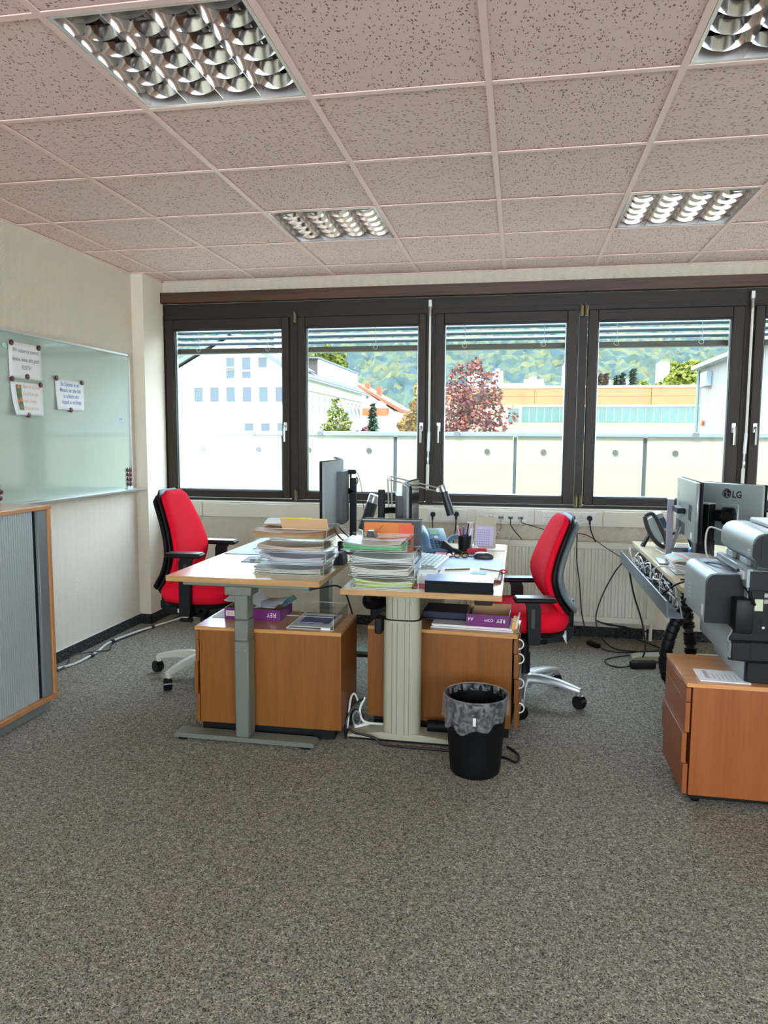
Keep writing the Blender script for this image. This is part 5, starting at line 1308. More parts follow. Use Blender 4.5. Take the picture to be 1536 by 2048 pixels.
# recess gap + scanner unit
obj('hinge_block', MB().box(.92, 1.30, ya+.05, yb-.02, .944, .975, .002), M_dark, pr)
for q in (3.10, 3.30): obj('scanner_foot', B(.905, .925, q, q+.1, .945, .975, .004), M_pg, pr)
su = [(.905, .985), (.892, 1.0), (.892, 1.045), (.898, 1.068), (.912, 1.083), (.935, 1.092), (1.34, 1.092), (1.34, .962), (.93, .962)]
obj('scanner_unit', MB().prism(su, 'y', ya+.015, yb), M_pg, pr, ang=50)
obj('scanner_top', MB().prism([(.8985, 1.0685), (.912, 1.0845), (.935, 1.0935), (.99, 1.0945), (.99, 1.09), (.94, 1.088), (.914, 1.08)], 'y', ya+.016, yb), M_pw, pr, ang=60)
obj('scanner_end', MB().prism([(a+(.002 if a < 1 else 0), b-.001) for a, b in su], 'y', ya-.002, ya+.016), M_printd, pr, ang=50)
obj('feeder_lid', B(1.0, 1.33, ya+.03, yb-.02, 1.0925, 1.112, .005), mat('lilac_grey_lid', (196, 196, 206), .4), pr)
obj('vent_marks', MB().box(.8908, .8918, 3.02, 3.05, 1.018, 1.024).box(.8908, .8918, 3.02, 3.05, 1.010, 1.014).box(.8908, .8918, 3.02, 3.05, 1.003, 1.006), M_paper2, pr)
obj('panel_seam', MB().box(.96, .962, ya+.003, ya+.006, .75, .915).box(.962, 1.33, ya+.003, ya+.006, .90, .902).box(.92, .922, ya-.004, ya-.001, .99, 1.08), M_black, pr)
ptb = MB(); ptb.box(.896, .975, ya-.001, ya+.006, .70, .87); obj('connector_panel', ptb, M_black, pr)
obj('connector_plate', B(.907, .937, ya-.004, ya-.001, .792, .838), mat('pale_metal_plate', (190, 194, 160), .35, metal=.4), pr)
obj('network_socket', MB().box(.940, .955, ya-.004, ya-.001, .822, .838).box(.940, .957, ya-.004, ya-.001, .846, .862), M_steel, pr)
ps = MB(); ps.tube([(.905, ya-.003, .735), (.905, ya-.003, .768), (.932, ya-.003, .768), (.932, ya-.003, .735), (.905, ya-.003, .735)], .0012, n=4, sub=1); obj('power_inlet', ps, M_steel, pr)
obj('round_screw', MB().cyl((.943, ya-.004, .727), (.943, ya, .727), .0055, n=12), M_alu2, pr)
solo('manual', B(-.09, .095, -.075, .075, 0, .0045, .001), M_paper, 'white printed booklet lying on the orange beech pedestal', 'booklet', None, (.815, 3.045, P3Z+.0005), (0, 0, -.04))
mt_ = bpy.data.objects['manual']
hd_ = MB()
for k in range(9): hd_.prism([(-.062, .056-.011*k), (-.046, .053-.011*k), (-.046, .050-.011*k), (-.062, .051-.011*k)], 'z', .0048, .0052)
obj('heading_strokes', hd_, mat('grey_ink', (100, 104, 112), .6), mt_)
tl = MB()
for k in range(6): tl.box(-.03+.016*k, -.0275+.016*k, -.05, .02, .0048, .0052)
obj('text_lines', tl, mat('grey_print', (170, 174, 176), .6), mt_)

# ================================================================== CABLES, STRIPS
def plug(label, x, z, pts, m_=M_cable):
    t = thing('power_cable', label, 'cable', (x, YT-.009, z))
    obj('plug', MB().cyl((0, 0, 0), (0, -.028, 0), .0195, .017, n=18).cyl((0, -.02, -.002), (0, -.026, -.04), .009, .006, n=10), M_black, t)
    obj('cord', MB().tube([(0, -.026, -.036)]+[(a-x, b-(YT-.009), c-z) for a, b, c in pts], .0042, n=7), m_, t)
plug('black plug cable left of the two empty sockets above the middle desk', -.617, .884, [(-.613, 5.33, .80), (-.60, 5.30, .68), (-.6, 5.29, .5)])
plug('black plug cable behind the desk lamp head', -.443, .890, [(-.445, 5.33, .78), (-.46, 5.30, .66), (-.46, 5.29, .5)])
plug('thin black cable from the socket strip down to the adapter on the floor', .389, .882, [(.415, 5.30, .83), (.42, 5.285, .60), (.445, 5.28, .42), (.46, 5.27, .25), (.475, 5.28, .17), (.50, 5.25, .075)])
plug('short black plug cable hanging at the right end of the socket row', .507, .882, [(.515, 5.33, .80), (.535, 5.34, .75), (.55, 5.36, .72), (.56, 5.41, .68)])
def ncable(label, x, z, pts, m_, rad=.003):
    t = thing('network_cable', label, 'cable', (x, YT-.011, z))
    obj('plug', B(-.007, .007, -.018, 0, -.006, .008, .001), m_, t)
    obj('cord', MB().tube([(0, -.018, 0), (.0, -.026, -.03)]+[(a-x, b-(YT-.011), c-z) for a, b, c in pts], rad, n=6), m_, t)
ncable('black network cable, left of the crossing pair', -.199, .87, [(-.205, 5.34, .77), (-.19, 5.33, .69), (-.20, 5.31, .60)], M_cable)
ncable('black network cable, right of the crossing pair', -.183, .87, [(-.18, 5.34, .77), (-.197, 5.33, .69), (-.185, 5.31, .60)], M_cable)
ncable('grey network cable with white tags', -.118, .872, [(-.12, 5.33, .79), (-.155, 5.32, .72), (-.17, 5.31, .62)], M_cableg)
ncable('black network cable hanging as a short bend', -.05, .87, [(-.045, 5.33, .82), (-.01, 5.345, .77), (.03, 5.36, .725), (.04, 5.41, .69)], M_cable, .0035)
ncable('thin grey cable running down left behind the desk edge', .014, .872, [(.0, 5.34, .80), (-.05, 5.33, .71), (-.09, 5.31, .62)], M_cableg, .0015)
ncable('long black network cable running right to the cable tray', .03, .872, [(.08, 5.33, .83), (.20, 5.31, .80), (.40, 5.30, .785), (.50, 5.28, .765), (.60, 5.24, .70), (.70, 5.15, .645)], M_cable)
solo('cable_tag', MB().box(-.014, .014, -.001, .001, 0, .012).box(-.03, -.002, -.001, .001, -.022, -.010), M_white, 'white paper tags on the grey network cable', 'tag', None, (-.135, 5.318, .765))
ad = MB(); ad.box(-.02, .02, -.055, .055, 0, .03, .004)
solo('power_adapter', ad, M_black, 'black power adapter lying on the carpet before the skirting', 'power adapter', None, (.545, 5.19, .0005), (0, 0, .62))
solo('black_cable', MB().tube([(.585, 5.13, .012), (.64, 5.07, .006), (.74, 5.06, .006), (.86, 5.10, .006), (.95, 5.14, .006), (1.02, 5.15, .006)], .0045, n=7), M_cable, 'black cable on the carpet from the adapter to the right desk foot', 'cable')
solo('black_cable', MB().tube([(.725, 5.06, .64), (.70, 5.12, .60), (.665, 5.2, .52), (.60, 5.24, .36), (.56, 5.24, .2), (.585, 5.20, .09), (.66, 5.12, .02), (.78, 5.10, .006), (.92, 5.13, .006)], .0045, n=7), M_cable, 'long black cable looping from the cable tray down to the carpet', 'cable')
solo('black_cable', MB().tube([(.722, 4.90, .60), (.75, 4.86, .45), (.80, 4.80, .28), (.82, 4.77, .13), (.805, 4.765, .065)], .0055, n=8), M_cable, 'thick black cable dropping from the cable tray to the power strip', 'cable')
solo('black_cable', MB().tube([(.56, 5.36, .155), (.62, 5.355, .13), (.70, 5.36, .115), (.78, 5.36, .10), (.86, 5.36, .09), (.94, 5.36, .08)], .006, n=7).tube([(.58, 5.37, .145), (.66, 5.365, .115), (.76, 5.37, .108), (.86, 5.372, .082)], .005, n=7), M_cable, 'pair of black cables sagging below the radiator', 'cable')
solo('black_cable', MB().tube([(.725, 5.40, .008), (.72, 5.38, .06), (.76, 5.36, .055), (.86, 5.33, .03), (.97, 5.26, .008), (1.0, 5.20, .006)], .005, n=7), M_cable, 'black cable bent along the skirting beside the right desk foot', 'cable')
ps = thing('power_strip', 'black power strip lying on the carpet under the right desk', 'power strip', (.80, 4.75, .0005), .22)
obj('strip_body', B(-.075, .085, -.024, .024, 0, .042, .008, seg=2), M_black, ps)
for k in range(4): obj('strip_socket', MB().lathe([(.0185, .0), (.0185, .003), (.0155, .003), (.0145, -.004), (0, -.004)], (-.052+.04*k, 0, .042), 18), M_dark, ps)
solo('black_cable', MB().tube([(.722, 4.735, .012), (.66, 4.72, .006), (.60, 4.76, .006), (.585, 4.85, .006), (.64, 4.92, .006), (.74, 4.99, .006), (.80, 5.03, .006)], .0045, n=7), M_cable, 'black cable making a loop on the carpet left of the power strip', 'cable')
# white + black cable bundle along the left wall
pth = [(-2.79, 3.50, .012), (-2.785, 3.93, .012), (-2.735, 4.10, .012), (-2.745, 4.35, .012), (-2.785, 4.55, .012), (-2.765, 4.75, .012), (-2.72, 4.95, .012), (-2.66, 5.15, .012), (-2.60, 5.32, .012), (-2.45, 5.38, .012), (-2.15, 5.40, .012)]
solo('white_cable', MB().tube(pth, .008, n=8), M_cablew, 'white cable lying along the left wall skirting', 'cable')
pb = [(-2.80, 3.7, .006), (-2.765, 3.93, .006), (-2.765, 4.05, .02), (-2.80, 4.16, .04), (-2.745, 4.32, .02), (-2.70, 4.42, .006), (-2.735, 4.50, .008), (-2.765, 4.62, .006), (-2.73, 4.85, .006), (-2.70, 5.05, .006), (-2.67, 5.25, .010), (-2.62, 5.38, .02)]
solo('black_cable', MB().tube(pb, .0045, n=7), M_cable, 'thin black cable wound around the white one by the left wall', 'cable')
tie = MB()
for p, w_ in (((-2.782, 3.95, .012), 'next to the cabinet'), ((-2.735, 4.27, .012), 'second from the cabinet'), ((-2.783, 4.60, .012), 'third from the cabinet'), ((-2.70, 5.02, .012), 'nearest the corner pilaster')):
    solo('cable_tie', MB().cyl((p[0], p[1]-.012, p[2]), (p[0]+.002, p[1]+.012, p[2]), .0145, n=12), mat('dark_tie', (40, 26, 28), .5), 'dark hook and loop tie around the wall cables, %s' % w_, 'cable tie', 'ties on the wall cable bundle')
solo('black_cable', MB().tube([(-2.64, 5.36, .01), (-2.66, 5.37, .10), (-2.665, 5.38, .20), (-2.62, 5.36, .30), (-2.55, 5.33, .36), (-2.50, 5.35, .5), (-2.48, 5.40, .75), (-2.48, 5.40, .81)], .005, n=7), M_cable, 'black cable rising from the corner behind the left chair', 'cable')
# pile between pedestals
t = thing('power_strip', 'white power strip on the foot of the middle desk between the pedestals', 'power strip', (-.745, 3.42, .002), .5)
obj('strip_body', B(-.03, .05, -.02, .02, 0, .04, .005), M_wplast, t)
solo('white_cable', MB().tube([(-.795, 3.36, .006), (-.79, 3.37, .08), (-.785, 3.40, .17), (-.77, 3.42, .19), (-.755, 3.44, .14)], .005, n=7), M_cablew, 'white cable standing up in a loop beside the left pedestal', 'cable')
solo('white_cable', MB().tube([(-.72, 3.435, .17), (-.74, 3.41, .12), (-.73, 3.40, .075), (-.70, 3.40, .055), (-.62, 3.41, .05)], .006, n=7), M_cablew, 'white cable bending behind the oval column', 'cable')
solo('black_cable', MB().tube([(-.795, 3.33, .006), (-.80, 3.36, .06), (-.785, 3.38, .11), (-.76, 3.40, .145), (-.72, 3.44, .165)], .007, n=7), M_cable, 'thick black cable arching beside the left pedestal', 'cable')
solo('black_cable', MB().tube([(-.79, 3.31, .006), (-.775, 3.30, .055), (-.74, 3.29, .045), (-.69, 3.285, .04), (-.64, 3.28, .03), (-.60, 3.27, .008), (-.5, 3.265, .006), (-.25, 3.262, .006), (-.05, 3.245, .006), (.02, 3.20, .006), (.03, 3.28, .006), (-.02, 3.36, .006)], .006, n=7), M_cable, 'black cable crossing the cream foot and running behind the bin', 'cable')
for k in range(3):
    solo('coiled_cable', MB().tube([(-.755+.02*math.cos(a)*(1+.3*k), 3.40+.012*k, .075+.035*math.sin(a)) for a in [2*PI*q/7+k for q in range(10)]], .004, n=6), (M_cableg, M_cable, M_cable)[k], '%s cable coil between the two pedestals' % ('grey', 'larger black', 'rear black')[k], 'cable')
solo('black_cable', MB().tube([(-1.06, 3.27, Z1-.032), (-.98, 3.25, Z1-.06), (-.90, 3.27, Z1-.055), (-.845, 3.36, Z1-.06), (-.825, 3.46, Z1-.12), (-.815, 3.52, Z1-.20), (-.815, 3.56, P1Z+.02)], .0045, n=7), M_cable, 'black cable sagging under the right edge of the left desk', 'cable')
solo('cable_bundle', MB().cyl((-.40, 3.375, .075), (-.25, 3.375, .075), .028, n=14), M_blackm, 'black roll lying on the foot of the middle desk behind the bin', 'cable roll', None)
# cables behind left monitor
for k, (m_, pts, lb) in enumerate(((M_cablew, [(-1.0, 4.02, 1.09), (-.985, 4.03, 1.03), (-.99, 4.05, .95), (-.94, 4.1, .87), (-.92, 4.16, .81)], 'white cable dropping from the left monitor'),
        (M_cable, [(-1.02, 4.0, .985), (-1.0, 4.05, .93), (-.95, 4.12, .86), (-.90, 4.2, .81)], 'thick black cable curving from the left monitor'),
        (M_cable, [(-1.035, 4.0, .985), (-1.02, 4.05, .90), (-.98, 4.12, .84), (-.93, 4.2, .805)], 'second black cable under the left monitor'),
        (M_cableg, [(-.92, 4.3, .805), (-.90, 4.35, .87), (-.84, 4.38, .93), (-.78, 4.36, .95), (-.74, 4.34, .9)], 'grey cable arching between the left and middle desk'))):
    solo('monitor_cable', MB().tube(pts, .005, n=7), m_, lb, 'cable')
solo('paper_sheets', B(-.10, .10, -.12, .12, 0, .02, .002), mat('bluish_paper', (214, 226, 232), .6), 'bluish papers behind the left monitor post', 'papers', None, (-.985, 4.45, Z1+.0005), (0, 0, .2))
key = MB(); key.box(-.02, .02, -.004, .004, 0, .006); key.box(.012, .02, -.004, .03, 0, .006)
solo('floor_clip', key, M_black, 'small black bracket lying on the carpet near the left chair', 'bracket', None, (-1.73, 3.98+.5, .0005), (0, 0, .7))

# ================================================================== OUTSIDE
ZG = -4.2
M_panel = mat('balcony_panel_white', (146, 142, 120), .6)
struct('floor_balcony', B(-6, 6, YW+.30, 7.15, -.12, -.02), mat('balcony_slab', (150, 148, 140), .8))
bal = thing('balcony_railing', 'cream panel balcony railing with aluminium top rail outside the windows', 'railing', (0, 7.0, 0))
JX = [-4.55, -3.42, -2.303, -1.176, -.037, 1.126, 2.27, 3.42]
for a, b in zip(JX, JX[1:]):
    p = obj('railing_panel', B(a+.018, b-.018, -.01, .012, .08, 1.462, .002), M_panel, bal)
    bo = MB()
    for x in (a+.26, b-.26):
        for z in (1.322, .35): bo.cyl((x, -.018, z), (x, -.01, z), .026, n=20)
    obj('panel_bolt', bo, mat('bolt_grey', (72, 72, 66), .5), p)
for a in JX: obj('railing_post', B(a-.016, a+.016, .0, .05, -.02, 1.46), mat('post_grey', (72, 80, 82), .45, metal=.3), bal)
obj('top_rail', B(JX[0], JX[-1], -.03, .06, 1.462, 1.505, .006), mat('rail_alu', (118, 128, 138), .5, metal=.2), bal)
for x in (-2.62, -1.92, .02-.6, 1.55): obj('rail_sleeve', B(x-.03, x+.03, -.033, .062, 1.460, 1.508, .003), mat('rail_joint', (88, 92, 94), .4), bal)
struct('ground', B(-400, 400, 8, 700, ZG-.3, ZG), mat('outside_ground', (96, 104, 84), .9, var=(.05, .3)))

M_wh = mat('white_render', (232, 230, 222), .8)
M_roofg = mat('grey_roof_tiles', (52, 48, 44), .8, var=(3, .2))
M_rooft = mat('light_roof_trim', (62, 68, 72), .5)
M_wing = mat('far_window_glass', (40, 56, 60), .15, spec=.6)
M_wfr = mat('far_window_frame', (130, 128, 110), .6)
M_sill = mat('sill_tan', (112, 106, 88), .6)
def far_window(parent, x0, x1, y, z0, z1, axis='y', gm=M_wing, split=None):
    d = .06
    if axis == 'y':
        fr = MB(); fr.box(x0-d, x1+d, y-.06, y, z0-d, z0); fr.box(x0-d, x1+d, y-.06, y, z1, z1+d*1.4); fr.box(x0-d, x0, y-.05, y, z0, z1); fr.box(x1, x1+d, y-.05, y, z0, z1)
        if split: fr.box(x0, x1, y-.05, y, split-.06, split+.06)
        w = obj('window', fr, M_wfr, parent); obj('pane', B(x0, x1, y-.025, y-.005, z0, z1), gm, w)
        obj('sill', B(x0-.12, x1+.12, y-.14, y, z0-d-.06, z0-d), M_sill, w)
    else:
        fr = MB(); fr.box(y, y+.06, x0-d, x1+d, z0-d, z0); fr.box(y, y+.06, x0-d, x1+d, z1, z1+d); fr.box(y, y+.05, x0-d, x0, z0, z1); fr.box(y, y+.05, x1, x1+d, z0, z1)
        w = obj('window', fr, M_wfr, parent); obj('pane', B(y+.005, y+.025, x0, x1, z0, z1), gm, w)
gb = thing('gabled_building', 'white gabled building with rows of narrow windows across the yard', 'building', (-24.1, 60, ZG))
def GB(f_): pass
bx0, bx1, apx, apz, ez = -29.4, -18.7, -24.2, 10.15, 7.35
o_ = Vector((-24.1, 60, ZG)); T = lambda x, z: (x-o_.x, z-o_.z)
wl = MB().prism([T(bx0, ZG), T(bx0, ez-.2), T(apx, apz-.2), T(bx1, 6.6), T(bx1, ZG)], 'y', 0, 27)
obj('wall', wl, M_wh, gb)
rf = MB()
rf.prism([T(-29.95, 7.05), T(-29.95, 7.3), T(apx, apz+.30), T(apx, apz+.02)], 'y', -.6, 27.3); rf.prism([T(apx, apz+.02), T(apx, apz+.20), T(-18.0, 6.62), T(-18.0, 6.34)], 'y', -.6, 27.3)
obj('roof', rf, M_roofg, gb)
vt = MB(); vt.prism([T(-29.98, 6.95), T(-29.98, 7.32), T(apx, apz+.34), T(apx, apz-.1)], 'y', -.72, -.6); vt.prism([T(apx, apz-.1), T(apx, apz+.24), T(-17.97, 6.66), T(-17.97, 6.26)], 'y', -.72, -.6)
obj('verge_board', vt, M_rooft, gb)
obj('gutter', MB().cyl((-17.95-o_.x, -.6, 6.4-o_.z), (-17.95-o_.x, 27.3, 6.4-o_.z), .11, n=8), M_rooft, gb)
obj('downpipe', MB().tube([(-29.3-o_.x, -.08, 5.9-o_.z), (-28.95-o_.x, -.08, 5.95-o_.z), (-28.9-o_.x, -.08, 5.6-o_.z), (-28.85-o_.x, -.08, 0)], .05, n=6), mat('copper_pipe', (170, 110, 84), .5), gb)
obj('gutter_end', B(-29.6-o_.x, -29.2-o_.x, -.6, -.2, 6.85-o_.z, 7.1-o_.z), mat('orange_end', (214, 150, 84), .5), gb)
ox, oz = o_.x, o_.z
glc = [mat('glass_teal', (30, 44, 46), .2), mat('glass_slate', (32, 40, 46), .2), mat('glass_blind', (110, 106, 76), .5)]
for k in range(7):
    x = -27.73+1.467*k
    far_window(gb, x-ox, x+.77-ox, 0, 4.40-oz, 5.62-oz, gm=glc[k % 2])
for k in range(7):
    x = -27.6+1.467*k
    if x > -24: far_window(gb, x+.02-ox+.0, x+.78-ox, 0, 1.35-oz, 2.57-oz, gm=glc[(k+1) % 2])
far_window(gb, -26.4-ox, -25.55-ox, 0, 7.3-oz, 8.15-oz, gm=glc[2])
far_window(gb, -24.78-ox, -24.05-ox, 0, 6.38-oz, 8.12-oz, gm=glc[0], split=7.3-oz)
far_window(gb, -23.35-ox, -22.6-ox, 0, 6.38-oz, 8.12-oz, gm=glc[1], split=7.0-oz)
far_window(gb, -21.9-ox, -21.15-ox, 0, 7.27-oz, 8.10-oz, gm=glc[1])
rl = MB()
for x in (-24.45, -22.98):
    rl.box(x-.6-ox, x+.6-ox, -.16, -.12, 7.03-oz, 7.09-oz)
obj('window_rail', rl, M_sill, gb)
obj('string_course', MB().box(-27.9-ox, bx1-ox, -.03, 0, 5.68-oz, 5.74-oz).box(-27.9-ox, bx1-ox, -.03, 0, 2.66-oz, 2.72-oz), M_sill, gb)
# long side wall details
for k in range(12):
    y = 2.5+2.0*k
    far_window(gb, y, y+1.1, bx1-ox, 3.7-oz, 5.2-oz, 'x', gm=glc[k % 2])
    aw = MB().prism([(bx1-ox, 5.25-oz), (bx1+.35-ox, 4.3-oz), (bx1+.35-ox, 4.25-oz), (bx1-ox, 5.1-oz)], 'y', y-.05, y+.35); obj('sun_fin', aw, M_wh, gb)
obj('eaves_band', B(bx1-ox, bx1+.5-ox, 0, 27, 5.5-oz, 5.6-oz), M_wfr, gb)
dm = MB(); dm.prism([T(-22.4, 7.9), T(-20.3, 8.95), T(-19.2, 8.85), T(-19.2, 7.0), T(-20, 6.9)], 'y', 9, 26.2); obj('dormer', dm, mat('dormer_shingle', (56, 46, 38), .8), gb)
obj('dormer_roof', MB().prism([T(-22.4, 9.0), T(-22.4, 9.15), T(-19.0, 9.05), T(-19.0, 8.9)], 'y', 8.7, 26.6), M_rooft, gb)
obj('dormer_front', MB().box(-19.2-ox, -19.1-ox, 9, 26.2, 7.3-oz, 8.85-oz), M_wh, gb)
obj('skylight', MB().prism([T(-18.9, 7.35), T(-18.85, 7.45), T(-20.2, 8.25), T(-20.25, 8.15)], 'y', 2, 7), M_rooft, gb)
obj('chimney', MB().box(-22.2-ox, -21.4-ox, 5, 6, 8.5-oz, 10.9-oz), M_wh, gb)

oh = thing('orange_roof_house', 'white house with orange tiled roof and orange balcony', 'house', (-18, 95, ZG))
ox, oz = -18, ZG; T = lambda x, z: (x-ox, z-oz)
obj('wall', MB().prism([T(-26, ZG), T(-26, 7.0), T(-21.2, 8.1), T(-16.2, 4.9), T(-16.2, ZG)], 'y', 0, 9), M_wh, oh)
M_or = mat('orange_roof_tiles', (132, 50, 14), .7, var=(2, .12))
obj('roof', MB().prism([T(-21.6, 8.35), T(-21.6, 8.75), T(-15.1, 5.1), T(-15.3, 4.75)], 'y', -.8, 10).prism([T(-21.6, 8.35), T(-21.6, 8.75), T(-27, 6.8), T(-27, 6.5)], 'y', -.8, 10), M_or, oh)
for x in (-20.2, -18.6): obj('chimney', B(x-.3-ox, x+.3-ox, 2, 2.8, 7.0-oz, 8.6-(.4 if x > -20 else 0)-oz), M_or, oh)
obj('balcony', B(-20.6-ox, -16.9-ox, -1.3, 0, 4.25-oz, 5.22-oz), mat('orange_balcony', (140, 60, 14), .6), oh)
obj('balcony_recess', B(-20.6-ox, -17.2-ox, -.02, 0, 5.4-oz, 6.2-oz), mat('recess_grey', (180, 182, 180), .7), oh)
obj('skylight', MB().prism([T(-16.7, 6.05), T(-16.6, 6.15), T(-15.6, 5.55), T(-15.7, 5.45)], 'y', 1, 3), M_wfr, oh)
far_window(oh, -19.2-ox, -18.4-ox, 0, 2.4-oz, 3.8-oz)
far_window(oh, -19.9-ox, -19.6-ox, 0, 6.5-oz, 6.9-oz)

hl_ = thing('factory_hall', 'long low hall with orange fascia panels and green window band', 'building', (3, 70, ZG))
ox, oz = 3, ZG
obj('wall', B(-9-ox, 22-ox, .2, 8, 0, 6.0-oz), mat('cream_render', (186, 172, 122), .8), hl_)
for k in range(6):
    x0 = -9+5.15*k
    for q in (0, 1):
        obj('fascia_panel', B(x0+.03-ox, x0+5.12-ox, -.06, .12, 4.50+.80*q-oz, 5.27+.80*q-oz), mat('orange_fascia', (112, 70, 26), .7, var=(.8, .12)), hl_)
obj('parapet_cap', B(-9.1-ox, 22.1-ox, -.14, .3, 6.07-oz, 6.24-oz), M_wh, hl_)
obj('fascia_trim', B(-9.1-ox, 22.1-ox, -.1, .2, 4.36-oz, 4.50-oz), M_wh, hl_)
M_teal = mat('green_glass', (14, 56, 40), .2, spec=.6)
x = .16
while x < 21:
    obj('window_panel', B(x+.02-ox, x+.66-ox, .10, .19, 2.90-oz, 4.34-oz), M_teal, hl_)
    x += .69
ml_ = MB(); x = .155
while x < 21: ml_.box(x-.015-ox, x+.02-ox, .05, .15, 2.95-oz, 4.25-oz); x += .69
obj('mullions', ml_, M_wfr, hl_)
obj('window_panel', B(-1.12-ox, -.1-ox, .10, .19, 2.92-oz, 4.2-oz), M_teal, hl_)
obj('window_surround', MB().box(-.1-ox, .15-ox, .02, .2, 2.85-oz, 4.36-oz).box(-1.3-ox, -1.12-ox, .02, .2, 2.85-oz, 4.36-oz), M_wh, hl_)
obj('window_ledge', B(-1.45-ox, 21-ox, -.08, .2, 2.70-oz, 2.84-oz), M_sill, hl_)

sh_ = thing('metal_shed', 'pale metal clad shed with corrugated roof edge seen in the fourth window', 'shed', (5.4, 24, ZG))
M_shp = mat('shed_panel', (92, 88, 80), .6)
ZE = 3.58-ZG
for k in range(12): obj('wall_panel', B(0, .06, -1.0*(k+1)+.008, -1.0*k-.008, 0, ZE), M_shp, sh_)
obj('wall', B(.065, 6, -12, 0, 0, ZE-.02), mat('shed_wall', (76, 74, 70), .6), sh_)
for k in range(44):
    y_ = .1-.28*k
    obj('roof_corrugation', MB().prism([(y_, ZE-.01), (y_-.07, ZE+.075), (y_-.15, ZE+.075), (y_-.22, ZE-.01), (y_-.28, ZE-.01), (y_-.28, ZE-.03), (y_, ZE-.03)], 'x', -.28, 6.2), mat('shed_roof', (120, 122, 118), .6), sh_)
obj('downpipe', MB().cyl((-.06, .02, 0), (-.06, .02, ZE-.05), .05, n=8), mat('pipe_green_grey', (62, 76, 74), .5), sh_)
obj('hatch', MB().box(-.16, -.001, -1.35, -.62, 2.98-ZG, 3.40-ZG, .01), mat('hatch_grey', (100, 112, 118), .5), sh_)
obj('hatch_glass', B(-.03, .0, -.60, -.18, 3.0-ZG, 3.38-ZG), M_wing, sh_)
obj('rust_stain', B(-.012, -.001, -1.3, -1.0, 2.90-ZG, 2.975-ZG), mat('rust', (140, 60, 30), .8), sh_)
obj('alarm_light', MB().cyl((-.06, -.72, 1.86-ZG), (-.06, -.80, 1.99-ZG), .045, n=10), mat('alarm_orange', (150, 60, 26), .4), sh_)

# far objects
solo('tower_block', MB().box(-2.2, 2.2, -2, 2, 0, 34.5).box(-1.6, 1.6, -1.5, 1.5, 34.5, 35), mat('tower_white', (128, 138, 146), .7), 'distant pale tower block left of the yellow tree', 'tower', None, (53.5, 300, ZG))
t = thing('far_hall', 'distant low white hall with dark window strips above the orange fascia', 'building', (0, 120, ZG))
obj('wall', B(-6, 3.7, 0, 10, 0, 14.3), M_wh, t)
for x in (-2.9, -1.2, .9): obj('window_strip', B(x, x+1.3, -.05, 0, 13.5, 13.8), M_wing, t)
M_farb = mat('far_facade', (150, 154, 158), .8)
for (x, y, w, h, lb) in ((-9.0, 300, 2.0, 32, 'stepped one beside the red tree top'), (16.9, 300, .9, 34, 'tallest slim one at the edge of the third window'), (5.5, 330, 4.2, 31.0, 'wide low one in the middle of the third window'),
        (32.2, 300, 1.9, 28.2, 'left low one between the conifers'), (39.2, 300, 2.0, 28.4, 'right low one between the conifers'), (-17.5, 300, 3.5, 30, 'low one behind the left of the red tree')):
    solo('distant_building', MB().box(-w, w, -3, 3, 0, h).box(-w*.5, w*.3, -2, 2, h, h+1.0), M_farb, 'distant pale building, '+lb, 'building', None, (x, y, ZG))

# hills
random.seed(2)
def hillz(x, y):
    base = ZG+ (y-330)*.42
    base += min(1, max(0, (y-330)/120))*(18*math.sin(x*.006+1.2)+9*math.sin(x*.017+y*.006)+7*math.sin(y*.02+x*.01))
    return base
hm = MB()
M_hill = forest_mat('hazy_autumn_forest', [(0, (38, 50, 56)), (.38, (42, 53, 53)), (.46, (50, 60, 50)), (.54, (72, 71, 47)), (.62, (46, 58, 54)), (.74, (76, 66, 46)), (1, (64, 73, 78))], .27, 0)  # blue shift in the forest tones stands in for distance haze
NX, NY = 340, 150
def hp_(a, b):
    x = -520+900*a; y = 330+420*b
    t_ = .5+.5*math.sin(x*1.1+math.sin(y*.7)*3)*math.sin(y*.9+math.sin(x*.5)*2)
    return (x+random.uniform(-1, 1), y, hillz(x, y)+(4*t_+random.uniform(0, 3.5) if b > 0 else -3))
hm.grid(hp_, NX, NY)
struct('hills', hm, M_hill)

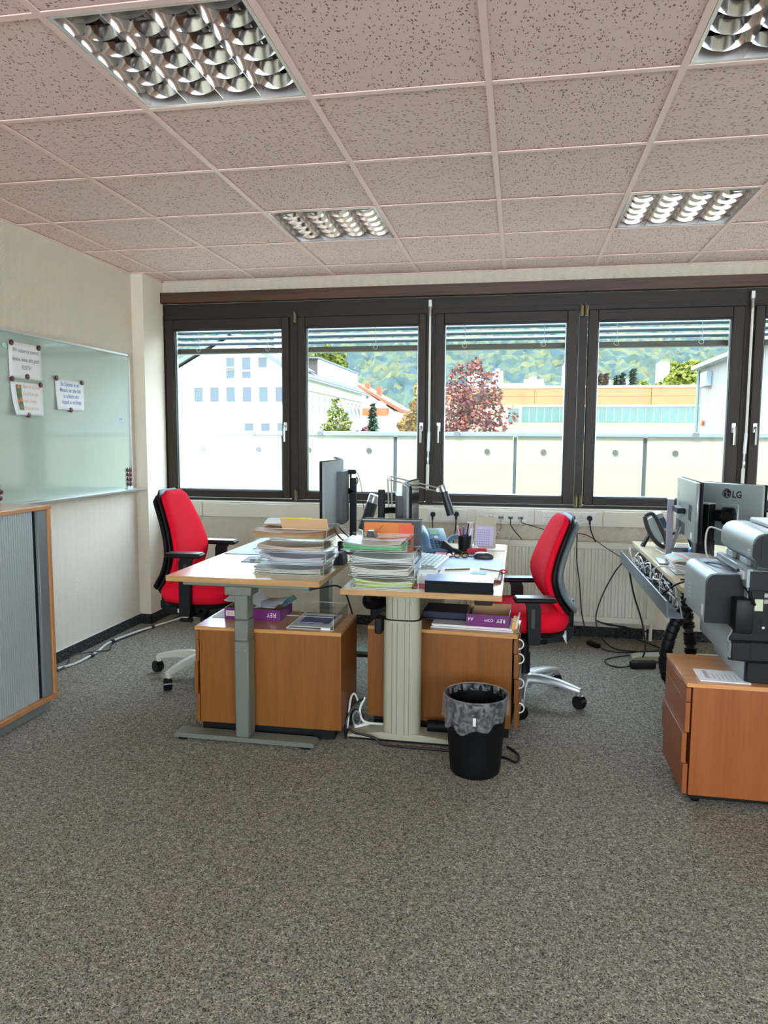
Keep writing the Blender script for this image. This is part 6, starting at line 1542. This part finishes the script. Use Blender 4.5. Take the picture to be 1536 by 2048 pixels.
def tree(label, name, loc, h, crown, cols, nleaf, leaf, trunk_r=.12, seed=1, group=None, branches=True):
    """crown: list of (dx,dz,rx,rz) blobs relative to trunk top"""
    rnd = random.Random(seed)
    t = thing(name, label, 'tree', loc, 0, group)
    tk_ = MB(); tk_.cyl((0, 0, 0), (0, 0, h*.55), trunk_r, trunk_r*.7, n=8)
    if branches:
        for k in range(14):
            b = rnd.choice(crown); a = rnd.uniform(0, 2*PI)
            e = (b[0]+b[2]*.75*math.cos(a)*rnd.uniform(.3, 1), b[2]*.6*math.sin(a), b[1]+b[3]*rnd.uniform(-.4, .8))
            tk_.tube([(0, 0, h*.35+rnd.uniform(0, h*.2)), (e[0]*.5, e[1]*.5, (h*.5+e[2])/2+.1), e], trunk_r*.22, n=5, sub=3)
    obj('trunk', tk_, mat('bark_'+name, (120, 96, 84), .9), t)
    vol = [b[2]**2*b[3] for b in crown]; tot = sum(vol)
    per = [max(1, int(nleaf*v/tot)) for v in vol]
    for ci, c_ in enumerate(cols):
        vs, fs = [], []
        for b, cnt in zip(crown, per):
            for _ in range(int(cnt/len(cols))):
                while True:
                    p = Vector((rnd.uniform(-1, 1), rnd.uniform(-1, 1), rnd.uniform(-1, 1)))
                    if .25 < p.length < 1: break
                p = p.normalized()*(p.length**.45)
                k_ = 1+.13*math.sin(9*p.x+3*b[0])+.1*math.sin(11*p.z+2*b[1])
                c0 = Vector((b[0]+p.x*b[2]*k_, p.y*b[2]*k_, b[1]+p.z*b[3]*k_))
                n_ = Vector((rnd.gauss(0, 1), rnd.gauss(0, 1)-.6, rnd.gauss(0, 1)+.3)).normalized(); s_ = leaf*rnd.uniform(.6, 1.3)
                x_ = n_.cross(Vector((.3, .2, 1))).normalized()*s_; y_ = n_.cross(x_).normalized()*s_*.8
                i = len(vs); vs += [c0-x_, c0-y_, c0+x_, c0+y_]; fs.append((i, i+1, i+2, i+3))
        me = bpy.data.meshes.new('foliage'); me.from_pydata(vs, [], fs)
        o = obj('foliage', me, mat('leaf_%s_%d' % (name+str(seed), ci), tuple(v*.5 for v in c_), .7, spec=.2), t); o['kind'] = 'stuff'
    return t
H = -ZG
tree('red leaved autumn tree in front of the orange fascia', 'red_tree', (-1.95, 30, ZG), 6.8+1.2, [(0, H+3.4, 1.05, 1.1), (-.75, H+2.6, .85, 1.1), (.55, H+2.6, .75, .9), (.2, H+1.6, 1.15, .9), (-.8, H+1.4, .9, 1.1), (1.45, H+2.35, .45, .4), (.9, H+1.3, .5, .5)], [(176, 74, 66), (150, 82, 74), (202, 112, 72), (120, 92, 76)], 7000, .068, .10, 4)
tree('green and yellow leafy tree before the white building wing', 'green_tree', (-8.75, 35, ZG), 6, [(0, H+1.9, .62, .9), (-.45, H+1.2, .7, .8), (.35, H+1.1, .6, .8), (-.05, H+2.9, .3, .5), (0, H+.1, 1.0, 1.2)], [(150, 158, 52), (116, 132, 50), (176, 160, 60)], 5200, .085, .12, 5)
def conifer(label, loc, h, r_, col, seed):
    rnd = random.Random(seed); t = thing('conifer', label, 'tree', loc)
    obj('trunk', MB().cyl((0, 0, 0), (0, 0, h*.95), .1, .02, n=6), mat('bark_conifer', (90, 72, 60), .9), t)
    vs, fs = [], []
    for k in range(1500):
        q = rnd.random()**.8; z = h*(.25+.75*(1-q)**1.0) if False else h*(1-q*.8); rr = r_*q*(.35+.65*rnd.random())*(1+.35*math.sin(z*16/h*2))
        a = rnd.uniform(0, 2*PI); c0 = Vector((rr*math.cos(a), rr*math.sin(a), z-rr*.25))
        s_ = h*.016*rnd.uniform(.7, 1.4); d = Vector((math.cos(a), math.sin(a), -.3)).normalized()*s_*2.2; e = Vector((-math.sin(a), math.cos(a), 0))*s_*.7
        i = len(vs); vs += [c0-d, c0-e, c0+d, c0+e+Vector((0, 0, s_*.5))]; fs.append((i, i+1, i+2, i+3))
    me = bpy.data.meshes.new('foliage'); me.from_pydata(vs, [], fs); o = obj('foliage', me, mat('needles_%d' % seed, tuple(v*.6 for v in col), .8), t); o['kind'] = 'stuff'
conifer('small dark green conifer in front of the orange roofed house', (-8.0, 40, ZG), H+3.25, .9, (66, 98, 54), 1)
tree('low dark red bush beside the small conifer', 'red_bush', (-8.15, 38, ZG), 3, [(0, H+.9, .75, .9), (.5, H+.4, .6, .8), (-.5, H+.5, .6, .8)], [(126, 60, 60), (150, 76, 70)], 2600, .08, .08, 7, branches=False)
tree('golden autumn tree at the right of the second window', 'golden_tree', (-6.0, 45, ZG), 8, [(0, H+2.9, .8, .9), (-.6, H+2.1, .75, .8), (.5, H+1.8, .9, 1.0), (.1, H+4.1, .55, .9), (-.1, H+1.0, .8, 1.0)], [(206, 158, 52), (186, 150, 58), (190, 130, 80)], 5200, .11, .12, 8)
tree('tall yellow green tree top behind the gabled roof', 'yellow_green_tree', (-29.5, 110, ZG), 14, [(0, H+12.6, 3.0, 2.6), (1.5, H+11.2, 2.2, 2.0), (-1.6, H+11.4, 2.2, 2.2)], [(166, 172, 48), (136, 150, 44)], 5000, .26, .3, 9)
tree('large bright yellow green tree behind the hall, left of the metal shed', 'yellow_tree', (18.6, 90, ZG), 12, [(0, H+7.9, 2.3, 2.3), (2.4, H+8.6, 2.0, 1.8), (-1.8, H+6.9, 1.6, 1.4), (1.2, H+6.6, 2.6, 1.6), (4.2, H+7.2, 2.2, 1.8)], [(178, 184, 44), (150, 164, 40), (198, 194, 70)], 9000, .24, .3, 10)
tree('small yellow green bush tree between conifers and the large yellow tree', 'small_yellow_tree', (13.0, 84, ZG), 9, [(0, H+6.5, .9, 1.2), (.9, H+6.1, .9, .9), (-.5, H+6.1, .6, .8)], [(176, 178, 56), (146, 156, 50)], 2600, .18, .2, 11)
for k, (x, h, w, c_) in enumerate(((11.4, 8.55, .7, (58, 78, 50)), (10.35, 8.2, .62, (62, 82, 56)), (9.75, 7.85, .5, (66, 86, 60)), (8.7, 8.15, .45, (120, 96, 64)), (8.15, 8.1, .5, (126, 94, 66)))):
    fy = (80, 84, 88, 81, 85)[k]/80; x *= fy; h = 1.45+(h-1.45)*fy; w *= .75
    conifer(('tallest dark conifer above the hall roof', 'second tallest dark conifer above the hall roof', 'shortest dark conifer above the hall roof', 'brownish slim conifer, right one of the brown pair', 'brownish slim conifer next to the window frame')[k], (x, 80*fy, ZG), H+h, w*2.2, c_, 20+k)
tree('row of yellow shrubs far behind the hall roof', 'yellow_shrub', (5.9, 137, ZG), 10, [(0, H+9.2, 1.0, .8), (1.8, H+9.0, 1.0, .7), (-1.0, H+9.0, .8, .7)], [(176, 176, 50), (150, 156, 60)], 2200, .26, .2, 30, branches=False)
